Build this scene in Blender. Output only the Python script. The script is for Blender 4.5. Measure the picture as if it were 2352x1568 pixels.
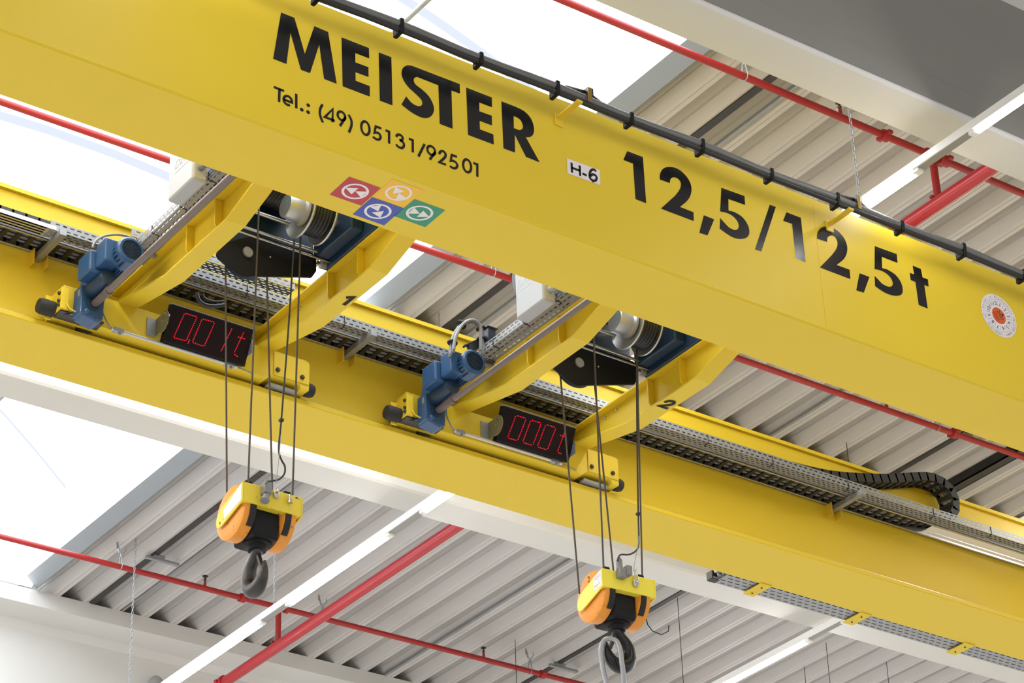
import bpy, bmesh, math, random
from mathutils import Vector, Matrix
for o in list(bpy.data.objects): bpy.data.objects.remove(o, do_unlink=True)
sc = bpy.context.scene
COL = sc.collection
random.seed(4)
PI = math.pi

# ---------------------------------------------------------------- camera
CAM = Vector((0, 0, 1.6))
YAW, PIT, ROL, FPX = 0.63644774, 0.52982566, -0.0361675, 5996.54
_f = Vector((math.sin(YAW)*math.cos(PIT), math.cos(YAW)*math.cos(PIT), math.sin(PIT)))
_r0 = Vector((math.cos(YAW), -math.sin(YAW), 0)); _u0 = _r0.cross(_f)
_r = math.cos(ROL)*_r0 + math.sin(ROL)*_u0
_u = -math.sin(ROL)*_r0 + math.cos(ROL)*_u0
cd = bpy.data.cameras.new('camera'); cam = bpy.data.objects.new('camera', cd); COL.objects.link(cam)
cd.sensor_fit = 'HORIZONTAL'; cd.sensor_width = 36.0; cd.lens = 36.0*FPX/2352.0
cd.clip_start = 0.1; cd.clip_end = 500
cam.matrix_world = Matrix(((_r.x, _u.x, -_f.x, CAM.x), (_r.y, _u.y, -_f.y, CAM.y), (_r.z, _u.z, -_f.z, CAM.z), (0, 0, 0, 1)))
sc.camera = cam

# ---------------------------------------------------------------- world, exposure
W = bpy.data.worlds.new('world'); sc.world = W; W.use_nodes = True
bg = W.node_tree.nodes['Background']; bg.inputs[0].default_value = (1.0, 0.985, 0.96, 1); bg.inputs[1].default_value = 1.05
sc.view_settings.view_transform = 'Standard'; sc.view_settings.look = 'None'
sc.view_settings.exposure = 0.13; sc.view_settings.gamma = 1.0; sc.view_settings.use_curve_mapping = False
SKY_E = 5.2      # daylight coming through the translucent rooflights
LED_E = 60.0     # tubes
def area_lamp(loc, sx, sy, energy, col=(1, .98, .96)):
    l = bpy.data.lights.new('floor_fill_lamp', 'AREA'); l.shape = 'RECTANGLE'; l.size = sx; l.size_y = sy; l.energy = energy; l.color = col
    o = bpy.data.objects.new('floor_fill_lamp', l); COL.objects.link(o); o.location = loc
    return o
# unseen lamps added to brighten the floor and its bounce, set out like lamp rows
for _x, _y in ((-3, 15), (1.8, 15), (19.8, 15), (1.8, 26), (10.8, 27), (19.8, 26)):
    area_lamp((_x, _y, 11.2), .3, 9, 600)

def P(px, py, X=None, Y=None, Z=None):
    """the point seen at a pixel of the photograph, on a plane of the hall"""
    d = _r*((px-1176)/FPX) + _u*(-(py-784)/FPX) + _f
    t = (X-CAM.x)/d.x if X is not None else (Y-CAM.y)/d.y if Y is not None else (Z-CAM.z)/d.z
    return CAM + d*t
def Pn(px, py, p0, n):
    d = _r*((px-1176)/FPX) + _u*(-(py-784)/FPX) + _f
    return CAM + d*((p0-CAM).dot(n)/d.dot(n))
def crop(x0, y0, s, pts): return [(x0+a/s, y0+b/s) for a, b in pts]

# ---------------------------------------------------------------- materials
def mat(name, col, rough=.5, metal=0, var=.05, scale=3.0, bump=0, bscale=40, coat=0, emit=None, es=0, spec=.5):
    m = bpy.data.materials.new(name); m.use_nodes = True
    nt = m.node_tree; b = nt.nodes['Principled BSDF']
    b.inputs['Roughness'].default_value = rough; b.inputs['Metallic'].default_value = metal
    b.inputs['Coat Weight'].default_value = coat; b.inputs['Specular IOR Level'].default_value = spec
    tc = nt.nodes.new('ShaderNodeTexCoord')
    nz = nt.nodes.new('ShaderNodeTexNoise'); nz.inputs['Scale'].default_value = scale; nz.inputs['Detail'].default_value = 5
    nt.links.new(tc.outputs['Object'], nz.inputs['Vector'])
    mx = nt.nodes.new('ShaderNodeMix'); mx.data_type = 'RGBA'
    mx.inputs[6].default_value = tuple(c*(1-var) for c in col)+(1,); mx.inputs[7].default_value = tuple(min(1, c*(1+var)) for c in col)+(1,)
    nt.links.new(nz.outputs['Fac'], mx.inputs[0]); nt.links.new(mx.outputs[2], b.inputs['Base Color'])
    if bump:
        n2 = nt.nodes.new('ShaderNodeTexNoise'); n2.inputs['Scale'].default_value = bscale
        nt.links.new(tc.outputs['Object'], n2.inputs['Vector'])
        bp = nt.nodes.new('ShaderNodeBump'); bp.inputs['Strength'].default_value = bump; bp.inputs['Distance'].default_value = .01
        nt.links.new(n2.outputs['Fac'], bp.inputs['Height']); nt.links.new(bp.outputs['Normal'], b.inputs['Normal'])
    if emit:
        b.inputs['Emission Color'].default_value = emit+(1,); b.inputs['Emission Strength'].default_value = es
    return m
def emis(name, col, s):
    m = bpy.data.materials.new(name); m.use_nodes = True; nt = m.node_tree
    for n in list(nt.nodes): nt.nodes.remove(n)
    e = nt.nodes.new('ShaderNodeEmission'); e.inputs[0].default_value = col+(1,); e.inputs[1].default_value = s
    o = nt.nodes.new('ShaderNodeOutputMaterial'); nt.links.new(e.outputs[0], o.inputs[0]); return m
def srgb(r, g, b):
    f = lambda c: (c/255/12.92) if c < 10.3 else ((c/255+.055)/1.055)**2.4
    return (f(r), f(g), f(b))
def worn(name, col, chip, amount):
    m = mat(name, col, .5, 0, .06, 6)
    nt = m.node_tree; b = nt.nodes['Principled BSDF']
    src = b.inputs['Base Color'].links[0].from_socket
    tc = [n for n in nt.nodes if n.type == 'TEX_COORD'][0]
    n = nt.nodes.new('ShaderNodeTexNoise'); n.inputs['Scale'].default_value = 34; n.inputs['Detail'].default_value = 4
    nt.links.new(tc.outputs['Object'], n.inputs['Vector'])
    r = nt.nodes.new('ShaderNodeValToRGB'); r.color_ramp.elements[0].position = amount; r.color_ramp.elements[1].position = amount+.03
    nt.links.new(n.outputs['Fac'], r.inputs[0])
    mx = nt.nodes.new('ShaderNodeMix'); mx.data_type = 'RGBA'; mx.inputs[7].default_value = chip+(1,)
    nt.links.new(r.outputs[0], mx.inputs[0]); nt.links.new(src, mx.inputs[6]); nt.links.new(mx.outputs[2], b.inputs['Base Color'])
    return m

YEL = mat('yellow_paint', (.72, .52, .024), .52, 0, .025, .8, spec=.4)
YEL2 = mat('yellow_paint_bracket', (.76, .52, .035), .38, 0, .03, 2, coat=.1)
BLK = mat('black_vinyl', (.008, .008, .009), .22, 0, .1, 5, bump=.04, bscale=60)
BLKP = mat('black_paint', (.008, .008, .009), .55, 0, .1, 6, spec=.2)
RUB = mat('black_rubber', (.018, .018, .018), .75, 0, .1, 20)
PLA = mat('black_plastic', (.018, .018, .018), .5, 0, .1, 10)
CONC = mat('painted_concrete', (.625, .62, .605), .8, 0, .03, 1.2, bump=.1, bscale=25)
DECK = mat('coated_steel_deck', (.515, .495, .485), .38, 0, .04, 1.5)
FASC = mat('grey_fascia', (.235, .228, .214), .75, 0, .04, 2)
CURB = mat('grey_curb', (.17, .18, .185), .6, 0, .04, 3)
FLOOR = mat('hall_floor', (.60, .585, .565), .6, 0, .05, .5)
ROOF = mat('roof_insulation', (.25, .24, .23), .9)
SKY = emis('daylit_rooflight', (.89, .945, 1.0), SKY_E)
SEAM = emis('daylit_rooflight_seam', (.80, .86, 1.0), .93)
ALU = mat('aluminium', (.56, .565, .57), .45, .8, .05, 8)
GALV = mat('galvanised_steel', (.31, .32, .335), .5, .5, .12, 14)
GALVD = mat('dull_galvanised_steel', (.34, .35, .36), .5, .6, .12, 14)
STEEL = mat('steel', (.55, .54, .52), .3, 1, .1, 12)
DSTEEL = mat('dark_steel', (.065, .062, .06), .4, .8, .15, 10)
SHAFT = mat('brown_grey_shaft', (.16, .125, .115), .45, .3, .12, 10)
ROPE = mat('wire_rope', (.085, .07, .06), .55, .5, .2, 60)
BLUE = mat('blue_paint', (.021, .076, .19), .38, 0, .08, 8, coat=.1)
DBLUE = mat('dark_blue_paint', (.010, .034, .075), .45, 0, .1, 8)
RED = mat('red_pipe_paint', (.37, .012, .020), .32, 0, .06, 4, coat=.15)
RED2 = mat('red_branch_paint', (.33, .012, .011), .45, 0, .08, 6)
WHT = mat('white_enamel', (.8, .8, .8), .4, 0, .02, 4)
CAB = mat('light_grey_cabinet', (.40, .415, .445), .45, 0, .02, 4)
GREYP = mat('grey_connector', (.22, .22, .22), .5, .2, .2, 20)
LED = emis('led_tube', (1.0, .985, .95), LED_E)
TRUNKD = mat('grey_trunking_underside', (.30, .30, .29), .5)
ORG = worn('orange_sheave_cover', (.80, .30, .03), (.30, .16, .06), .66)
YBLK = worn('worn_yellow_block', (.74, .58, .04), (.05, .045, .03), .64)
YBLKC = mat('clean_yellow_block', (.86, .72, .06), .4, 0, .03, 5)
REDLED = emis('red_led', (1.0, .012, .03), 1.5)
SCREEN = mat('dark_red_screen', (.012, .004, .005), .5, 0, .1, 5, spec=.15)
S_RED = mat('sticker_red', srgb(178, 48, 58), .5); S_BLU = mat('sticker_blue', srgb(52, 78, 165), .5)
S_GRN = mat('sticker_green', srgb(42, 138, 105), .5); S_YEL = mat('sticker_orange_yellow', srgb(236, 182, 40), .5)
S_WHT = mat('sticker_white', srgb(226, 220, 222), .5); S_ORG = mat('sticker_orange', srgb(205, 88, 36), .5)
GREYT = mat('grey_lettering', (.22, .22, .24), .5)
HOSE = mat('grey_hose', (.24, .24, .25), .4, 0, .08, 10)
CABLE = mat('black_cable', (.012, .012, .014), .5)
CABG = mat('dark_grey_bundle', (.125, .125, .12), .42, 0, .2, 6)
ORIG = {}

# ---------------------------------------------------------------- mesh builder
class MB:
    def __init__(s): s.v = []; s.f = []; s.e = []
    def add(s, vs, fs):
        n = len(s.v); s.v += [Vector(v) for v in vs]; s.f += [tuple(i+n for i in f) for f in fs]; return s
    def box(s, x0, x1, y0, y1, z0, z1):
        return s.add([(x, y, z) for x in (x0, x1) for y in (y0, y1) for z in (z0, z1)],
                     [(0, 1, 3, 2), (4, 6, 7, 5), (0, 4, 5, 1), (2, 3, 7, 6), (0, 2, 6, 4), (1, 5, 7, 3)])
    def hexa(s, a, b):
        """a: four corners, b: four matching corners"""
        return s.add(list(a)+list(b), [(3, 2, 1, 0), (4, 5, 6, 7), (0, 1, 5, 4), (1, 2, 6, 5), (2, 3, 7, 6), (3, 0, 4, 7)])
    def bar(s, p0, p1, w, h, up=(0, 0, 1)):
        p0 = Vector(p0); p1 = Vector(p1); d = (p1-p0).normalized(); a = d.cross(Vector(up)).normalized(); b = a.cross(d)
        a *= w/2; b *= h/2
        return s.hexa([p0-a-b, p0+a-b, p0+a+b, p0-a+b], [p1-a-b, p1+a-b, p1+a+b, p1-a+b])
    def frame(s, d):
        d = Vector(d).normalized(); a = d.cross(Vector((0, 0, 1)) if abs(d.z) < .9 else Vector((1, 0, 0))).normalized(); return d, a, a.cross(d)
    def cyl(s, p0, p1, r0, r1=None, n=20, caps=True):
        r1 = r0 if r1 is None else r1; p0 = Vector(p0); p1 = Vector(p1); d, a, b = s.frame(p1-p0)
        vs = []
        for p, r in ((p0, r0), (p1, r1)):
            vs += [p+a*(r*math.cos(2*PI*i/n))+b*(r*math.sin(2*PI*i/n)) for i in range(n)]
        fs = [(i, (i+1) % n, n+(i+1) % n, n+i) for i in range(n)]
        if caps: fs += [tuple(range(n-1, -1, -1)), tuple(range(n, 2*n))]
        return s.add(vs, fs)
    def lathe(s, p0, d, prof, n=32, closed=False):
        """prof: (along, radius) pairs"""
        p0 = Vector(p0); d, a, b = s.frame(d); vs = []
        for t, r in prof:
            vs += [p0+d*t+a*(r*math.cos(2*PI*i/n))+b*(r*math.sin(2*PI*i/n)) for i in range(n)]
        fs = []
        for k in range(len(prof)-1):
            fs += [(k*n+i, k*n+(i+1) % n, (k+1)*n+(i+1) % n, (k+1)*n+i) for i in range(n)]
        m = len(prof)
        fs += [tuple(range(n-1, -1, -1)), tuple(range((m-1)*n, m*n))]
        return s.add(vs, fs)
    def tube(s, pts, r, n=8, closed=False, caps=True):
        pts = [Vector(p) for p in pts]; m = len(pts); rs = r if isinstance(r, (list, tuple)) else [r]*m
        tang = []
        for i in range(m):
            a = pts[(i-1) % m] if (i > 0 or closed) else pts[i]; b = pts[(i+1) % m] if (i < m-1 or closed) else pts[i]
            tang.append((b-a).normalized())
        d, a, b = s.frame(tang[0]); vs = []
        for i in range(m):
            t = tang[i]; a = (a-t*a.dot(t)).normalized(); b = t.cross(a)
            vs += [pts[i]+a*(rs[i]*math.cos(2*PI*k/n))+b*(rs[i]*math.sin(2*PI*k/n)) for k in range(n)]
        fs = []
        for i in range(m if closed else m-1):
            j = (i+1) % m
            fs += [(i*n+k, i*n+(k+1) % n, j*n+(k+1) % n, j*n+k) for k in range(n)]
        if caps and not closed: fs += [tuple(range(n-1, -1, -1)), tuple(range((m-1)*n, m*n))]
        return s.add(vs, fs)
    def prism(s, poly, off):
        """poly: 3D planar outline; off: extrusion vector"""
        n = len(poly); off = Vector(off); a = [Vector(p) for p in poly]; b = [p+off for p in a]
        return s.add(a+b, [tuple(range(n-1, -1, -1)), tuple(range(n, 2*n))]+[(i, (i+1) % n, n+(i+1) % n, n+i) for i in range(n)])
    def sphere(s, c, r, n=12, m=8, sq=(1, 1, 1)):
        c = Vector(c); vs = [c+Vector((0, 0, r*sq[2]))]
        for i in range(1, m):
            t = PI*i/m
            vs += [c+Vector((r*sq[0]*math.sin(t)*math.cos(2*PI*k/n), r*sq[1]*math.sin(t)*math.sin(2*PI*k/n), r*sq[2]*math.cos(t))) for k in range(n)]
        vs.append(c-Vector((0, 0, r*sq[2]))); L = len(vs)-1
        fs = [(0, 1+k, 1+(k+1) % n) for k in range(n)]
        for i in range(m-2):
            fs += [(1+i*n+k, 1+(i+1)*n+k, 1+(i+1)*n+(k+1) % n, 1+i*n+(k+1) % n) for k in range(n)]
        fs += [(L, 1+(m-2)*n+(k+1) % n, 1+(m-2)*n+k) for k in range(n)]
        return s.add(vs, fs)
    def build(s, name, m, parent=None, smooth=True, bevel=0, solid=0, seg=2):
        me = bpy.data.meshes.new(name)
        if parent is not None: org = ORIG[parent.name]
        else:
            lo = Vector([min(v[i] for v in s.v) for i in range(3)]); hi = Vector([max(v[i] for v in s.v) for i in range(3)]); org = (lo+hi)/2; org.z = lo.z
        me.from_pydata([tuple(v-org) for v in s.v], [], s.f); me.update()
        bm = bmesh.new(); bm.from_mesh(me); bmesh.ops.recalc_face_normals(bm, faces=bm.faces); bm.to_mesh(me); bm.free()
        me.materials.append(m)
        if smooth:
            me.polygons.foreach_set('use_smooth', [True]*len(me.polygons)); me.set_sharp_from_angle(angle=math.radians(32))
        o = bpy.data.objects.new(name, me); COL.objects.link(o)
        ORIG[o.name] = org
        if parent is not None: o.parent = parent
        else: o.location = org
        if solid:
            q = o.modifiers.new('sheet', 'SOLIDIFY'); q.thickness = solid; q.offset = 0
        if bevel:
            q = o.modifiers.new('edge', 'BEVEL'); q.width = bevel; q.segments = seg; q.limit_method = 'ANGLE'; q.angle_limit = math.radians(40)
            if smooth:
                q.harden_normals = False
        return o
def tag(o, label=None, cat=None, group=None, kind=None):
    if label: o['label'] = label
    if cat: o['category'] = cat
    if group: o['group'] = group
    if kind: o['kind'] = kind
    return o
def thing(name, label, cat, loc, group=None):
    o = bpy.data.objects.new(name, None); COL.objects.link(o); o.location = loc; o.empty_display_size = .1
    ORIG[o.name] = Vector(loc); return tag(o, label, cat, group)
def kids(o): return [c for c in o.children]
def copy_tree(o, parent=None, d=None):
    c = o.copy(); COL.objects.link(c); ORIG[c.name] = ORIG[o.name] + (d or Vector((0, 0, 0)))
    if parent is not None: c.parent = parent
    elif d is not None: c.location = o.location + d
    for k in kids(o): copy_tree(k, c, d)
    return c

# flat shapes laid on a surface: filled outlines (with holes) and pen strokes
def fill(loops):
    bm = bmesh.new(); es = []
    for L in loops:
        vs = [bm.verts.new(p) for p in L]
        es += [bm.edges.new((vs[i], vs[(i+1) % len(vs)])) for i in range(len(vs))]
    bmesh.ops.triangle_fill(bm, use_beauty=True, use_dissolve=False, edges=es)
    bm.verts.index_update()
    r = ([v.co.copy() for v in bm.verts], [tuple(v.index for v in f.verts) for f in bm.faces]); bm.free(); return r
def stroke(pts, w, nrm, closed=False):
    pts = [Vector(p) for p in pts]; m = len(pts); vs = []; fs = []
    for i in range(m):
        a = pts[i-1] if (i > 0 or closed) else None; b = pts[(i+1) % m] if (i < m-1 or closed) else None
        t1 = (pts[i]-a).normalized() if a is not None else None; t2 = (b-pts[i]).normalized() if b is not None else None
        t = ((t1 or t2)+(t2 or t1)).normalized(); n = nrm.cross(t).normalized()
        k = 1.0
        if t1 is not None and t2 is not None: k = 1/max(.5, n.dot(nrm.cross(t1).normalized()))
        vs += [pts[i]+n*(w/2*k), pts[i]-n*(w/2*k)]
    for i in range(m if closed else m-1):
        j = (i+1) % m; fs.append((2*i, 2*i+1, 2*j+1, 2*j))
    return vs, fs
def arc(c, rx, ry, a0, a1, n=16):
    """pixel arc; angle 0 = right, 90 = down"""
    return [(c[0]+rx*math.cos(math.radians(a0+(a1-a0)*i/n)), c[1]+ry*math.sin(math.radians(a0+(a1-a0)*i/n))) for i in range(n+1)]
def smooth_pts(p, closed=False, k=4):
    """Catmull-Rom through the points"""
    n = len(p); out = []
    p = [Vector(q) for q in p]
    for i in range(n if closed else n-1):
        a = p[(i-1) % n] if (closed or i > 0) else p[i]; b = p[i]; c = p[(i+1) % n]; d = p[(i+2) % n] if (closed or i < n-2) else c
        for j in range(k):
            t = j/k
            out.append(.5*((2*b)+(c-a)*t+(2*a-5*b+4*c-d)*t*t+(3*b-a-3*c+d)*t**3))
    if not closed: out.append(p[-1])
    return out

# ================================================================ the hall
ZC = 13.0                      # underside of the roof deck
b = MB(); b.box(-30, 45, -25, 45, -.1, 0); tag(b.build('floor', FLOOR, smooth=False), kind='structure')

def deck_profile(x0, x1):
    pitch = .3385; k = math.floor((x0-10.645)/pitch); pts = []
    while True:
        r = 10.645+k*pitch; k += 1
        if r-.085 > x1: break
        for dx, dz in ((-.085, 0), (-.05, 0), (-.045, .008), (-.040, 0), (0, 0), (.060, .175), (.085, .175), (.093, .160), (.101, .175), (.130, .175), (.178, .101), (.186, .103), (.192, .083)):
            x = r+dx
            if x0-.001 <= x <= x1+.001: pts.append((x, ZC+dz))
        # the falling web of the next rib starts at the end of the crest and lands on the next flange
    return pts
def deck(mb, x0, x1, y0, y1):
    pr = deck_profile(x0, x1); n = len(pr)
    mb.add([(x, y0, z) for x, z in pr]+[(x, y1, z) for x, z in pr], [(i, i+1, n+i+1, n+i) for i in range(n-1)])
b = MB()
deck(b, 10.352, 26, -5, 23.3); deck(b, -8, 4.2, -5, 23.3); deck(b, 4.2, 10.352, -5, 9.8)
b.box(10.36, 26, -5, 30, ZC+.22, ZC+.4); b.box(-8, 4.1, -5, 30, ZC+.22, ZC+.4); b.box(4.1, 10.36, -5, 9.8, ZC+.22, ZC+.4)
b.box(4.1, 10.36, 22.9, 30, ZC+.22, ZC+.4)
ceil = tag(b.build('ceiling', DECK, smooth=False), kind='structure')

def conc_beam(name, yc, bottom=True):
    b = MB()
    if bottom:   # I-section with a chamfered lower flange
        h = .172
        prof = [(-h, 11.522), (-h+.012, 11.5), (h-.012, 11.5), (h, 11.522), (h, 11.72), (.09, 11.86), (.09, 12.7), (.42, 12.83), (.42, ZC), (-.42, ZC), (-.42, 12.83), (-.09, 12.7), (-.09, 11.86), (-h, 11.72)]
    else:        # deep main girder: top flange over a tall web
        prof = [(-.45, 12.83), (-.13, 12.80), (-.08, 12.72), (-.08, 9.0), (.08, 9.0), (.08, 12.72), (.13, 12.8), (.45, 12.83), (.45, ZC), (-.45, ZC)]
    b.prism([(-8, yc+y, z) for y, z in prof], (34, 0, 0))
    o = tag(b.build(name, CONC, smooth=False), kind='structure')
    return o
conc_beam('trim_1', 9.782); conc_beam('trim_2', 16.22); conc_beam('trim_3', 22.78, False)
b = MB(); b.box(-8, 26, 9.600, 9.609, 11.535, 11.715); b.hexa([(-8, 9.609, 11.72), (-8, 9.64, 11.72), (-8, 9.64, 12.828), (-8, 9.625, 12.828)], [(26, 9.609, 11.72), (26, 9.64, 11.72), (26, 9.64, 12.828), (26, 9.625, 12.828)])
tag(b.build('trim_4', FASC, smooth=False), kind='structure')

# rooflights between the beams
def rooflight(name, y0, y1, seams):
    b = MB()
    for xa, xb in ((10.235, 10.352), (4.2, 4.32)):
        if xa > 8: b.hexa([(10.24, y0, ZC+.12), (10.352, y0, ZC), (10.36, y0, ZC), (10.36, y0, ZC+.2)], [(10.24, y1, ZC+.12), (10.352, y1, ZC), (10.36, y1, ZC), (10.36, y1, ZC+.2)])
        else: b.box(xa, xb, y0, y1, ZC, ZC+.2)
    fr = tag(b.build(name, CURB, smooth=False), kind='structure')
    n = 14; arch = lambda i: (4.2+6.16*i/n, ZC+.13+.5*(1-(2*i/n-1)**2))
    b = MB(); b.add([(arch(i)[0], y, arch(i)[1]) for y in (y0, y1) for i in range(n+1)], [(i, i+1, n+2+i, n+1+i) for i in range(n)])
    for y in (y0, y1): b.add([(arch(i)[0], y, arch(i)[1]) for i in range(n+1)]+[(10.3, y, ZC), (4.2, y, ZC)], [tuple(range(n+3))])
    b.build('pane', SKY, fr, smooth=False)
    for pts, w in seams:
        b = MB(); b.tube([Vector(p) for p in pts], w, 6); b.build('glazing_seam', SEAM, fr)
    b = MB(); b.cyl((8.328, y0, ZC+.03), (8.328, y1, ZC+.03), .022); b.build('tie_bar', GALVD, fr)
def az(x): return ZC+.12+.5*(1-(2*(x-4.2)/6.16-1)**2)
def line_on_arch(p, q, n=10):
    """a seam on the curved pane between two plan points"""
    return [(p[0]+(q[0]-p[0])*i/n, p[1]+(q[1]-p[1])*i/n, az(p[0]+(q[0]-p[0])*i/n)-.02) for i in range(n+1)]
rooflight('window_1', 10.2, 15.95, [(line_on_arch((4.3, 15.75), (10.0, 15.75)), .035), (line_on_arch((4.3, 15.4), (8.2, 15.4)), .012),
          (line_on_arch((8.3, 12.7), (10.0, 12.9)), .035), (line_on_arch((8.3, 11.3), (10.0, 11.3)), .012)])
rooflight('window_2', 16.6, 22.3, [(line_on_arch((8.6, 19.8), (9.8, 20.6)), .012)])

# ---------------------------------------------------------------- LED rows
ZL = 11.27
def led_row(X, y0, y1, segs, label):
    root = thing('led_light_row', label, 'light', (X, (y0+y1)/2, ZL), 'LED light rows under the roof')
    b = MB(); b.box(X-.035, X+.035, y0, y1, ZL, ZL+.065); b.build('trunking', WHT, root, smooth=False, bevel=.004)
    for a, c in segs:
        b = MB(); b.box(X-.024, X+.024, a+.03, c-.03, ZL-.028, ZL-.002); b.build('diffuser', LED, root, bevel=.01)
        for u, v in ((a-.02, a+.035), (c-.035, c+.02)): b = MB(); b.box(X-.028, X+.028, u, v, ZL-.026, ZL); b.build('end_cap', WHT, root, bevel=.004)
        prev = c
    g = [y0]+[v for s in segs for v in s]+[y1]
    for i in range(0, len(g), 2):
        if g[i+1]-g[i] > .1: b = MB(); b.box(X-.03, X+.03, g[i]+.02, g[i+1]-.02, ZL-.004, ZL-.0005); b.build('blank_cover', TRUNKD, root, smooth=False)
    return root
X1 = 10.79
yy = lambda px, py: P(px, py, X=X1).y
ylist = [P(603, 1441, X=X1).y, P(663, 1394, X=X1).y, P(896, 1231, X=X1).y, P(972, 1178, X=X1).y, P(2111, 397, X=X1).y, P(2235, 303, X=X1).y]
print('led y', ylist)
led_row(X1, 5.5, 22.3, [(6.2, ylist[5]), (ylist[4], 12.7), (13.3, ylist[3]), (ylist[2], ylist[1]), (ylist[0], 22.0)], 'long LED light row crossing beside the hooks from upper right to lower left')
X3 = P(1700, 1552, Z=ZL).x
y3 = [P(1860, 1487, X=X3).y, P(1940, 1442, X=X3).y]; print('led3', X3, y3)
led_row(X3, 8, 22.3, [(9, 14.9), (y3[1]-.45, y3[1]), (y3[0], 20.5)], 'LED light row at the lower right under the far yellow girder')
X0 = P(8, 216, Z=ZL).x; print('led0', X0)
led_row(X0, 4, P(16, 215, X=X0).y+.05, [(5, 9.2), (9.8, P(16, 215, X=X0).y)], 'LED light tip at the left edge above the red pipe')

# ---------------------------------------------------------------- chains carrying the light rows
def chain(p0, p1, label, wire=0):
    p0 = Vector(p0); p1 = Vector(p1); b = MB(); L = (p1-p0).length; n = int(L/.034); d = (p1-p0)/n
    for i in range(n):
        c = p0+d*(i+.5); a = Vector((1, 0, 0)) if i % 2 else Vector((0, 1, 0)); u = d.normalized(); h = d.length*.62; w = .0085
        b.tube([c+u*h*.6+a*w, c+u*h, c+u*h*.6-a*w, c-u*h*.6-a*w, c-u*h, c-u*h*.6+a*w], .0032, 5, closed=True)
    return tag(b.build('suspension_chain', GALV), label, 'chain', 'chains hanging from the roof deck')
q = P(1974, 452, X=X1); chain((q.x, q.y, ZC+.02), (q.x, q.y, ZL+.065), 'chain at the upper right holding the long LED row near the yellow girder')
q = P(629, 1390, X=X1); chain((q.x, q.y, ZC+.02), (q.x, q.y, ZL+.065), 'chain below the left hook block holding the LED row')
q = P(1009, 770, X=X1); chain((q.x, q.y, ZC+.02), (q.x, q.y, ZL+.065), 'chain between the two trolleys above the far girder')
q = P(312, 1240, Z=ZC); chain((q.x, q.y, ZC+.02), (q.x, q.y, 10.9), 'long chain at the lower left in front of the white beam')

# ---------------------------------------------------------------- sprinkler pipes
def elbow(mb, c, r): mb.sphere(c, r, 14, 10)
ZM = 12.25; XM = 12.322
m = MB(); m.cyl((XM, 6, ZM), (XM, 22.66, ZM), .056, n=28)
main = thing('sprinkler_main_pipe', 'thick red main pipe crossing the beams beside the LED row', 'pipe', (XM, 14, ZM))
m.build('pipe', RED, main)
q = P(512, 1561, X=XM).y
m = MB(); m.lathe((XM, q, ZM), (0, 1, 0), [(-.05, .057), (-.05, .075), (.05, .075), (.05, .057)], 24); m.box(XM-.1, XM+.1, q-.02, q+.02, ZM-.02, ZM+.02); m.build('coupling', RED, main, bevel=.006)
ZB = 12.75; XD = 12.40
def branch(Yb, label, heads, hangers, couplings, drop):
    root = thing('sprinkler_branch_pipe', label, 'pipe', (12, Yb, ZB), 'red sprinkler branch pipes under the deck')
    m = MB(); m.cyl((3, Yb, ZB), (21, Yb, ZB), .028, n=18); m.build('pipe', RED2, root)
    for px, py in heads:
        x = P(px, py, Y=Yb).x; m = MB(); m.cyl((x, Yb, ZB+.02), (x, Yb, ZB+.085), .016, .012, 10); m.build('riser', RED2, root)
        m = MB(); m.lathe((x, Yb, ZB+.08), (0, 0, 1), [(0, .012), (.012, .018), (.02, .009), (.045, .009), (.05, .03), (.056, .03)], 14); m.build('sprinkler_head', DSTEEL, root)
    for px, py in hangers:
        x = P(px, py, Y=Yb).x
        m = MB(); m.tube([(x-.045, Yb, ZC+.01), (x-.05, Yb, ZC-.06)], .006, 6); m.bar((x-.05, Yb, ZC+.0), (x-.02, Yb, ZC-.1), .02, .008)
        m.tube([(x+.045, Yb, ZC-.02), (x+.05, Yb, ZC-.06), (x+.02, Yb, ZC-.1), (x-.01, Yb, ZC-.1), (x, Yb, ZC-.14)], .005, 6)
        m.tube([(x, Yb-.012, ZC-.12), (x+.004, Yb-.031, ZB+.012), (x, Yb-.022, ZB-.024), (x, Yb, ZB-.032), (x, Yb+.022, ZB-.024), (x, Yb+.031, ZB+.012), (x, Yb+.012, ZC-.12)], .005, 6)
        m.build('hanger', GALVD, root)
    for px, py in couplings:
        x = P(px, py, Y=Yb).x; m = MB()
        m.lathe((x, Yb, ZB), (1, 0, 0), [(-.03, .029), (-.03, .046), (.03, .046), (.03, .029)], 18); m.box(x-.022, x+.022, Yb-.072, Yb+.072, ZB-.014, ZB+.014)
        m.build('coupling', RED2, root, bevel=.004)
    if drop:
        m = MB(); m.cyl((XD, Yb, ZB), (XD, Yb, ZM+.075), .029, n=16); elbow(m, (XD, Yb, ZB), .036)
        m.cyl((XD, Yb, ZM+.09), (XM+.0, Yb, ZM+.03), .03, n=14)
        m.lathe((XD, Yb, ZM+.085), (0, 0, 1), [(0, .029), (0, .05), (.035, .05), (.035, .029)], 16); m.box(XD-.08, XD+.08, Yb-.015, Yb+.015, ZM+.09, ZM+.112)
        m.lathe((XD-.05, Yb, ZB), (1, 0, 0), [(-.02, .029), (-.02, .045), (.02, .045), (.02, .029)], 16); m.lathe((XD+.09, Yb, ZB), (1, 0, 0), [(-.02, .029), (-.02, .045), (.02, .045), (.02, .029)], 16)
        m.build('drop_pipe', RED2, root, bevel=.003)
branch(11.32, 'red sprinkler pipe at the upper right in front of the cream beam', [(1930, 258)], [(1711, 178)], [(2032, 312), (2172, 375)], True)
branch(14.50, 'red sprinkler pipe behind the near yellow girder', [(2039, 955)], [(1134, 640), (2156, 1003)], [(2195, 1022)], False)
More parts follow.
